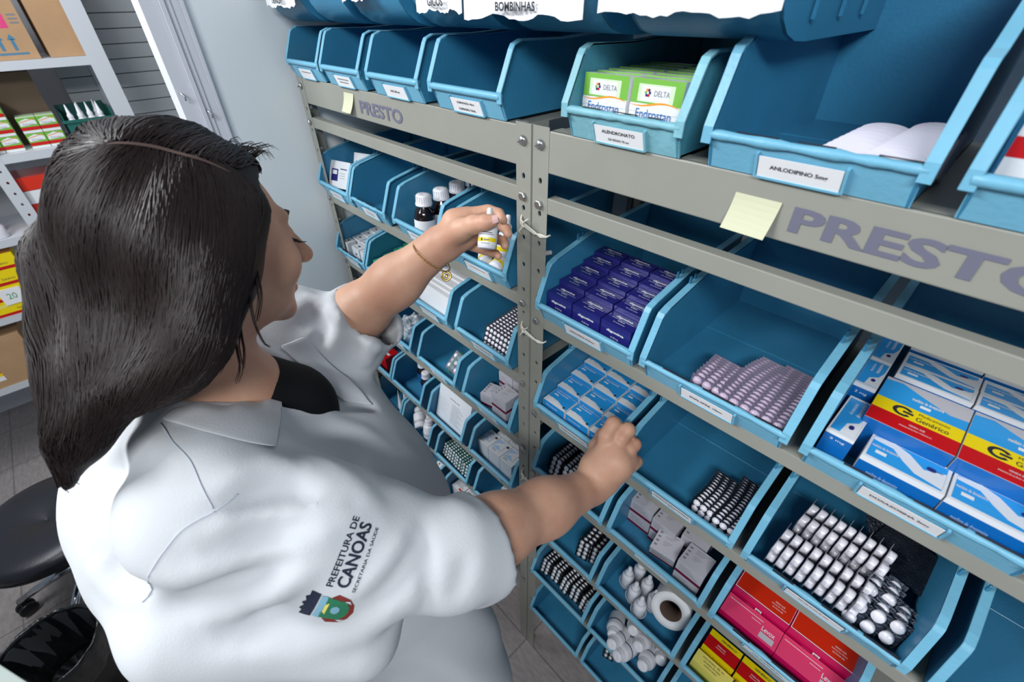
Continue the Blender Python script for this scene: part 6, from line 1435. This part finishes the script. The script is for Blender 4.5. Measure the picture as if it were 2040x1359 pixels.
for pts, m, l in (
  ([(-1.05, -1.25), (-0.6, -1.75), (0.0, -1.95), (0.6, -1.75), (1.05, -1.25), (1.25, -0.3), (0.95, 0.1), (-0.95, 0.1), (-1.25, -0.3)], 'emblem_red', 0),
  ([(-0.80, -1.1), (-0.4, -1.45), (0.0, -1.55), (0.4, -1.45), (0.80, -1.1), (0.9, 0.4), (-0.9, 0.4)], 'emblem_green', 1),
  ([(-0.95, 0.35), (0.95, 0.35), (0.9, 0.85), (-0.9, 0.85)], 'emblem_blue', 1),
  ([(-1.0, 0.95), (1.0, 0.95), (1.15, 1.75), (0.75, 1.65), (0.6, 1.95), (0.25, 1.7), (0.0, 2.0), (-0.25, 1.7), (-0.6, 1.95), (-0.75, 1.65), (-1.15, 1.75)], 'embroidery', 1),
  ([(0.35 * math.cos(a * .785), -0.5 + 0.35 * math.sin(a * .785)) for a in range(8)], 'emblem_blue', 2), ([(-0.5, 0.1), (0.5, 0.1), (0.3, 0.35), (-0.3, 0.35)], 'pale_yellow', 2),
  ([(-0.95, -1.25), (-0.7, -1.5), (-0.85, -0.9)], 'cotton', 2), ([(0.95, -1.25), (0.7, -1.5), (0.85, -0.9)], 'cotton', 2)):
    em.add(*ep('e', [(a * s_, b * s_) for a, b in pts], m, l))
em.build('embroidered_emblem', coat)
# black top under the coat
F = Field((-0.40, -0.75, 1.40), (0.15, -0.25, 1.85), 0.008)
F.ell(b_(0, 0.015, 1.56), (0.17, 0.125, 0.16), BA, 0); F.cap(NB + BF * 0.04 + np.array((0, 0.0, -0.06)), NB + BF * 0.07 + np.array((0, 0, -0.09)), 0.085, 0.09, 0.03)
F.cap(NB + BR * 0.05 + BF * 0.03 + np.array((0, 0, -0.06)), NB - BR * 0.06 + BF * 0.03 + np.array((0, 0, -0.06)), 0.06, 0.06, 0.03)
for s in (-1, 1): F.ell(b_(s * 0.07, 0.10, 1.52), (0.08, 0.075, 0.085), BA, 0.04)
F.ell(NB + BF * 0.03 + np.array((0, 0, 0.06)), (0.068, 0.080, 0.080), BA, 0.01, 'sub')
x, y, z = F.ax[0][:, None, None], F.ax[1][None, :, None], F.ax[2][None, None, :]
F.d = np.maximum(F.d, -((x - NB[0]) * BF[0] + (y - NB[1]) * BF[1] - 0.005))
V, Q = F.mesh(2); np_mesh('black_top', V, Q, 'shirt_black', person)
# trousers and shoes, below the coat
F = Field((-0.50, -0.85, 0.02), (0.22, -0.25, 1.2), 0.012)
for s in (-1, 1):
    F.chain([b_(s * 0.09, 0, 1.10), b_(s * 0.10, 0.02, 0.62), b_(s * 0.10, -0.01, 0.10)], [0.115, 0.080, 0.062], 0.02, 0.06)
F.cap(b_(-0.06, 0, 1.08), b_(0.06, 0, 1.08), 0.14, 0.14, 0.03)
V, Q = F.mesh(1); np_mesh('trousers', V, Q, 'jeans', person)
for s in (-1, 1):
    F = Field(tuple(b_(s * 0.10, 0.05, 0) - np.array((0.22, 0.26, 0.01))), tuple(b_(s * 0.10, 0.05, 0) + np.array((0.22, 0.26, 0.16))), 0.008)
    F.cap(b_(s * 0.10, -0.04, 0.045), b_(s * 0.11, 0.15, 0.035), 0.048, 0.042, 0.02); F.cap(b_(s * 0.10, -0.02, 0.09), b_(s * 0.10, -0.02, 0.05), 0.055, 0.05, 0.02)
    x, y, z = F.ax[0][:, None, None], F.ax[1][None, :, None], F.ax[2][None, None, :]; F.d = np.maximum(F.d, 0.002 - z)
    V, Q = F.mesh(1); np_mesh('shoe', V, Q, 'black_plastic', person)

# ---- hair: a shaped mass and many combed strands over it
F = Field((-0.50, -0.90, 1.50), (0.15, -0.25, 2.20), 0.0065)
F.ell(h_(0, -0.014, 0.014), (0.107, 0.096, 0.111), HA, 0)
F.ell(h_(0, 0.006, 0.034), (0.102, 0.090, 0.090), HA, 0.03)
F.ell(h_(0.005, -0.040, 0.042), (0.100, 0.086, 0.088), HA, 0.03)
F.chain([h_(0.070, 0.000, 0.02), (-0.030, -0.503, 1.957), (0.001, -0.535, 1.906), (0.012, -0.573, 1.878), (-0.007, -0.630, 1.866), (-0.006, -0.679, 1.830)], [0.056, 0.049, 0.038, 0.026, 0.020, 0.011], 0.03, 0.06)
F.chain([h_(0.02, -0.070, 0.00), (-0.177, -0.585, 1.935), (-0.118, -0.618, 1.880), (-0.066, -0.651, 1.851), (-0.026, -0.684, 1.824), (-0.005, -0.712, 1.786)], [0.066, 0.070, 0.060, 0.042, 0.022, 0.010], 0.03, 0.06)
F.chain([h_(-0.06, -0.040, 0.00), (-0.176, -0.550, 1.867), (-0.133, -0.599, 1.846), (-0.094, -0.642, 1.836)], [0.076, 0.066, 0.048, 0.030], 0.03, 0.06)
F.chain([h_(0.060, -0.040, 0.00), (-0.091, -0.550, 1.941), (-0.057, -0.584, 1.894), (-0.029, -0.627, 1.861)], [0.068, 0.060, 0.046, 0.028], 0.03, 0.06)
# the face stays free
F.ell(h_(0.0, 0.104, -0.030), (0.150, 0.098, 0.122), HA, 0.012, 'sub', m=0.03)
F.cap(h_(0.03, 0.09, -0.09), (-0.014, -0.479, 1.838), 0.060, 0.075, 0.01, 'sub')
x, y, z = F.ax[0][:, None, None], F.ax[1][None, :, None], F.ax[2][None, None, :]
F.d = F.d + 0.0025 * np.sin((x * 70 + y * 60) + 3 * np.sin(z * 14)) 
V, Q = F.mesh(2)
hair = np_mesh('hair', V, Q, 'hair_deep', person)
bvh = BVHTree.FromPolygons([Vector(v) for v in V], [tuple(int(i) for i in q) for q in Q])
G = [
 [(-0.0560, -0.4340, 2.0570), (-0.0490, -0.4190, 2.0320), (-0.0140, -0.4380, 1.9970), (0.0130, -0.4660, 1.9630), (0.0300, -0.4970, 1.9270), (0.0430, -0.5270, 1.8860)],
 [(-0.0540, -0.4400, 2.0600), (-0.0270, -0.4370, 2.0260), (0.0140, -0.4690, 1.9770), (0.0360, -0.5050, 1.9240), (0.0470, -0.5430, 1.8830), (0.0370, -0.5770, 1.8530), (0.0260, -0.6150, 1.8460)],
 [(-0.0540, -0.4440, 2.0640), (-0.0170, -0.4510, 2.0210), (0.0230, -0.4830, 1.9730), (0.0420, -0.5180, 1.9260), (0.0490, -0.5490, 1.8880), (0.0630, -0.5830, 1.8720)],
 [(-0.0550, -0.4610, 2.0720), (-0.0100, -0.4830, 2.0260), (0.0260, -0.5170, 1.9750), (0.0410, -0.5590, 1.9200), (0.0320, -0.6060, 1.8700), (0.0030, -0.6550, 1.8260)],
 [(-0.0650, -0.4790, 2.0800), (-0.0150, -0.5160, 2.0390), (0.0000, -0.5510, 1.9780), (0.0120, -0.5900, 1.9140), (0.0220, -0.6380, 1.8650), (0.0130, -0.6780, 1.8230)],
 [(-0.0700, -0.4980, 2.0880), (-0.0420, -0.5430, 2.0500), (-0.0360, -0.5800, 1.9870), (-0.0160, -0.6170, 1.9140), (0.0120, -0.6510, 1.8680), (0.0110, -0.6920, 1.8160)],
 [(-0.0770, -0.5160, 2.0930), (-0.0790, -0.5660, 2.0620), (-0.0780, -0.6080, 1.9940), (-0.0510, -0.6400, 1.9200), (-0.0070, -0.6630, 1.8770), (0.0030, -0.7050, 1.8000)],
 [(-0.0850, -0.5250, 2.0940), (-0.1980, -0.5840, 2.0590), (-0.1660, -0.6310, 1.9950), (-0.0990, -0.6580, 1.9310), (-0.0320, -0.6750, 1.8830), (0.0020, -0.7130, 1.7930)],
 [(-0.312, -0.540, 2.074), (-0.358, -0.599, 2.033), (-0.354, -0.658, 1.943), (-0.285, -0.695, 1.858), (-0.191, -0.714, 1.800), (-0.078, -0.737, 1.736)]]
H = [
 [(-0.0570, -0.4320, 2.0570), (-0.0890, -0.4050, 2.0510), (-0.1280, -0.3820, 2.0390), (-0.1160, -0.3830, 2.0270)],
 [(-0.0540, -0.4540, 2.0690), (-0.1000, -0.4170, 2.0700), (-0.1700, -0.3780, 2.0510), (-0.1590, -0.3660, 2.0340)],
 [(-0.0670, -0.4830, 2.0820), (-0.1110, -0.4370, 2.0840), (-0.2140, -0.3820, 2.0560), (-0.2070, -0.3620, 2.0350)],
 [(-0.0750, -0.5120, 2.0930), (-0.1000, -0.4810, 2.1030), (-0.1320, -0.4430, 2.0940), (-0.3000, -0.3740, 2.0490)],
 [(-0.0850, -0.5250, 2.0940), (-0.1350, -0.5210, 2.1030), (-0.3030, -0.4870, 2.0830), (-0.1100, -0.4790, 2.1050)],
 [(-0.0860, -0.5270, 2.0940), (-0.2550, -0.5460, 2.0830), (-0.3560, -0.5690, 2.0600), (-0.3750, -0.6090, 2.0110)]]
def strands(GG, count, seg, seed, name, r0, wild=1.0, off=0.003):
    GG = [[np.array(p) for p in g] for g in GG]; rg = random.Random(seed); mb = MB()
    for s in range(count):
        a = rg.random() * (len(GG) - 1); i = int(a); f = a - i; t0 = rg.random() ** 2 * 0.35; t1 = min(1, t0 + 0.55 + rg.random() * 0.8)
        ph = rg.random() * 6.28; am = rg.uniform(0.0, 0.006) * wild; pts = []; rs = []; o_ = off * rg.uniform(0.2, 1.2)
        for k in range(seg):
            q = k / (seg - 1); t = t0 + (t1 - t0) * q
            p = spline(GG[i], t) * (1 - f) + spline(GG[i + 1], t) * f
            p = Vector(p) + Vector((am * math.sin(ph + t * 9), am * math.cos(ph + t * 7), am * math.sin(ph * 2 + t * 8)))
            loc, nr, _, _ = bvh.find_nearest(p)
            pts.append(loc + nr * o_); rs.append(r0 * (0.35 + 0.65 * math.sin(min(1, q * 1.15 + 0.12) * math.pi) ** 0.6))
        mb.tube(pts, rs, 'hair_dark', n=4, cap=False)
    o = mb.build(name, hair); o['kind'] = 'stuff'; return o
strands(G, 3000, 15, 11, 'hair_strands', 0.00115)
strands(H, 700, 10, 12, 'hair_strands', 0.00115)
mb = MB(); vs = []; pp = [(-0.0800, -0.5260, 2.0920), (-0.0730, -0.5070, 2.0910), (-0.0680, -0.4860, 2.0830), (-0.0560, -0.4670, 2.0740), (-0.0500, -0.4500, 2.0640), (-0.0500, -0.4360, 2.0520)]
for k in range(25):
    t = k / 24; p = Vector(spline([np.array(q) for q in pp], t)); loc, nr, _, _ = bvh.find_nearest(p); q = Vector(spline([np.array(q) for q in pp], min(1, t + 0.03))) - Vector(spline([np.array(q) for q in pp], max(0, t - 0.03))); sd = nr.cross(q).normalized(); wd = 0.0022 * math.sin(math.pi * min(0.97, max(0.03, t))) ** 0.5
    vs += [loc + nr * 0.0042 - sd * wd, loc + nr * 0.0046, loc + nr * 0.0042 + sd * wd]
mb.add(vs, [(3 * k + i, 3 * k + i + 1, 3 * k + i + 4, 3 * k + i + 3) for k in range(24) for i in (0, 1)], 'scalp', None, True).build('hair_parting', hair)
# loose wisps at the forehead and by the cheek
rg = random.Random(3); mb = MB()
for k in range(34):
    u = rg.random(); a = np.array((-0.169, -0.410, 2.051)) * (1 - u) + np.array((-0.134, -0.384, 2.040)) * u
    d = HU * rg.uniform(0.006, 0.02) + HF * rg.uniform(0.01, 0.035) + HR * rg.uniform(-0.01, 0.01)
    mb.tube([a, a + d * 0.6 + HU * 0.004, a + d, a + d * 1.25 - HU * 0.010], [0.0008, 0.0007, 0.0005, 0.0002], 'hair_dark', n=4)
for g in ([(0.002, -0.470, 1.947), (0.023, -0.484, 1.914), (0.034, -0.486, 1.884), (0.038, -0.482, 1.877)], [(0.004, -0.478, 1.937), (0.021, -0.497, 1.905), (0.027, -0.505, 1.875), (0.030, -0.514, 1.855)], [(0.011, -0.491, 1.919), (0.023, -0.510, 1.891), (0.029, -0.518, 1.861), (0.028, -0.529, 1.844)], [(-0.005, -0.457, 1.965), (0.005, -0.461, 1.944), (0.011, -0.468, 1.923), (0.014, -0.481, 1.901)]):
    for j in range(4):
        o3 = np.array((rg.uniform(-.004, .004), rg.uniform(-.004, .004), rg.uniform(-.004, .004)))
        mb.tube([Vector(spline([np.array(p) + o3 for p in g], k / 8)) for k in range(9)], [0.0013 - 0.00012 * k for k in range(9)], 'hair_dark', n=4)
w_ = mb.build('hair_wisps', hair); w_['kind'] = 'stuff'
# ---- bracelet
bc = Vector((-0.105, -0.150, 1.827)); ax = Vector(LW - LE).normalized(); u_ = ax.orthogonal().normalized()
tilt = Matrix.Rotation(R_(14), 3, tow); ax2 = tilt @ ax; u_ = ax2.orthogonal().normalized(); v_ = ax2.cross(u_); mb = MB()
for k in range(64):
    a = 2 * math.pi * k / 64; b2 = 2 * math.pi * (k + 0.8) / 64; r_ = 0.0392
    mb.tube([bc + (u_ * math.cos(a) + v_ * math.sin(a)) * r_, bc + (u_ * math.cos(b2) + v_ * math.sin(b2)) * (r_ + 0.0006)], 0.0011 if k % 2 else 0.0014, 'gold', n=5)
brc = mb.build('bracelet', person)
low = min(((bc + (u_ * math.cos(2 * math.pi * k / 64) + v_ * math.sin(2 * math.pi * k / 64)) * 0.0395) for k in range(64)), key=lambda p: p.z - 0.5 * (p.dot(tow)))
T = Matrix.Translation(low + Vector((0, 0, -0.010)) + tow * 0.002) @ tow.to_track_quat('Z', 'Y').to_matrix().to_4x4()
MB().lathe([(0.0095, -0.0008), (0.0100, 0), (0.0095, 0.0008), (0.0065, 0.0008), (0.0060, 0), (0.0065, -0.0008), (0.0095, -0.0008)], 'gold', T, 20).lathe([(0, 0), (0.0035, 0.0006), (0.0038, 0), (0, -0.001)], 'gold', T, 10).build('charm', brc)
# ---- the bottle in the left hand
p0 = Vector((0.005, -0.109, 1.866)); p1 = Vector((-0.013, -0.083, 1.920)); dz = (p1 - p0).normalized()
rot = dz.to_track_quat('Z', 'Y').to_euler()
hb = bottle('dropper_bottle', MB().lathe([(0, 0), (0.0145, 0), (0.016, 0.002), (0.016, 0.036), (0.0145, 0.040), (0.009, 0.043), (0.008, 0.045)], 'bottle_white', None, 28),
  MB().lathe([(0.0098, 0.043), (0.0102, 0.044), (0.0102, 0.052), (0.0085, 0.054), (0.0052, 0.057), (0.0046, 0.0665), (0.0032, 0.068), (0, 0.068)], 'bottle_white', None, 24), 'small white dropper bottle held between thumb and fingers', 'bottle', None, p0, rot, None)
lb = MB()
q = rot.to_quaternion().inverted() @ tow; a0 = math.atan2(q.y, q.x)
def wrap(z0, z1, a1, a2, m, r):
    n = 18; vs = []
    for i in range(n + 1): a = a0 + a1 + (a2 - a1) * i / n; vs += [(r * math.cos(a), r * math.sin(a), z0), (r * math.cos(a), r * math.sin(a), z1)]
    lb.add(vs, [(2 * i, 2 * i + 2, 2 * i + 3, 2 * i + 1) for i in range(n)], m, None, True)
wrap(0.006, 0.034, -1.5, 1.5, 'paper', 0.01625); wrap(0.011, 0.0175, -1.2, 1.1, 'yellow', 0.0164)
for k, (z_, a1, a2) in enumerate([(0.029, -0.6, 0.2), (0.0255, -0.9, 0.5), (0.0225, -0.9, 0.7), (0.0075, -0.6, 0.3), (0.014, -0.35, 0.3), (0.0125, -0.35, 0.2)]): wrap(z_, z_ + 0.0012, a1, a2, 'ink_grey' if k != 1 else 'ink', 0.0165)
wrap(0.012, 0.0165, -0.65, -0.45, 'ink', 0.01655)
lb.build('bottle_label', hb)
# ------------------------------------------------------------------ scale the whole layout to metres
done = set()
for o in COL.objects:
    if o.type in ('CAMERA', 'LIGHT'): continue
    o.location = o.location * K
    if o.type == 'MESH' and o.data.name not in done:
        o.data.transform(Matrix.Scale(K, 4)); done.add(o.data.name)
    for md in o.modifiers:
        if md.type == 'BEVEL': md.width *= K
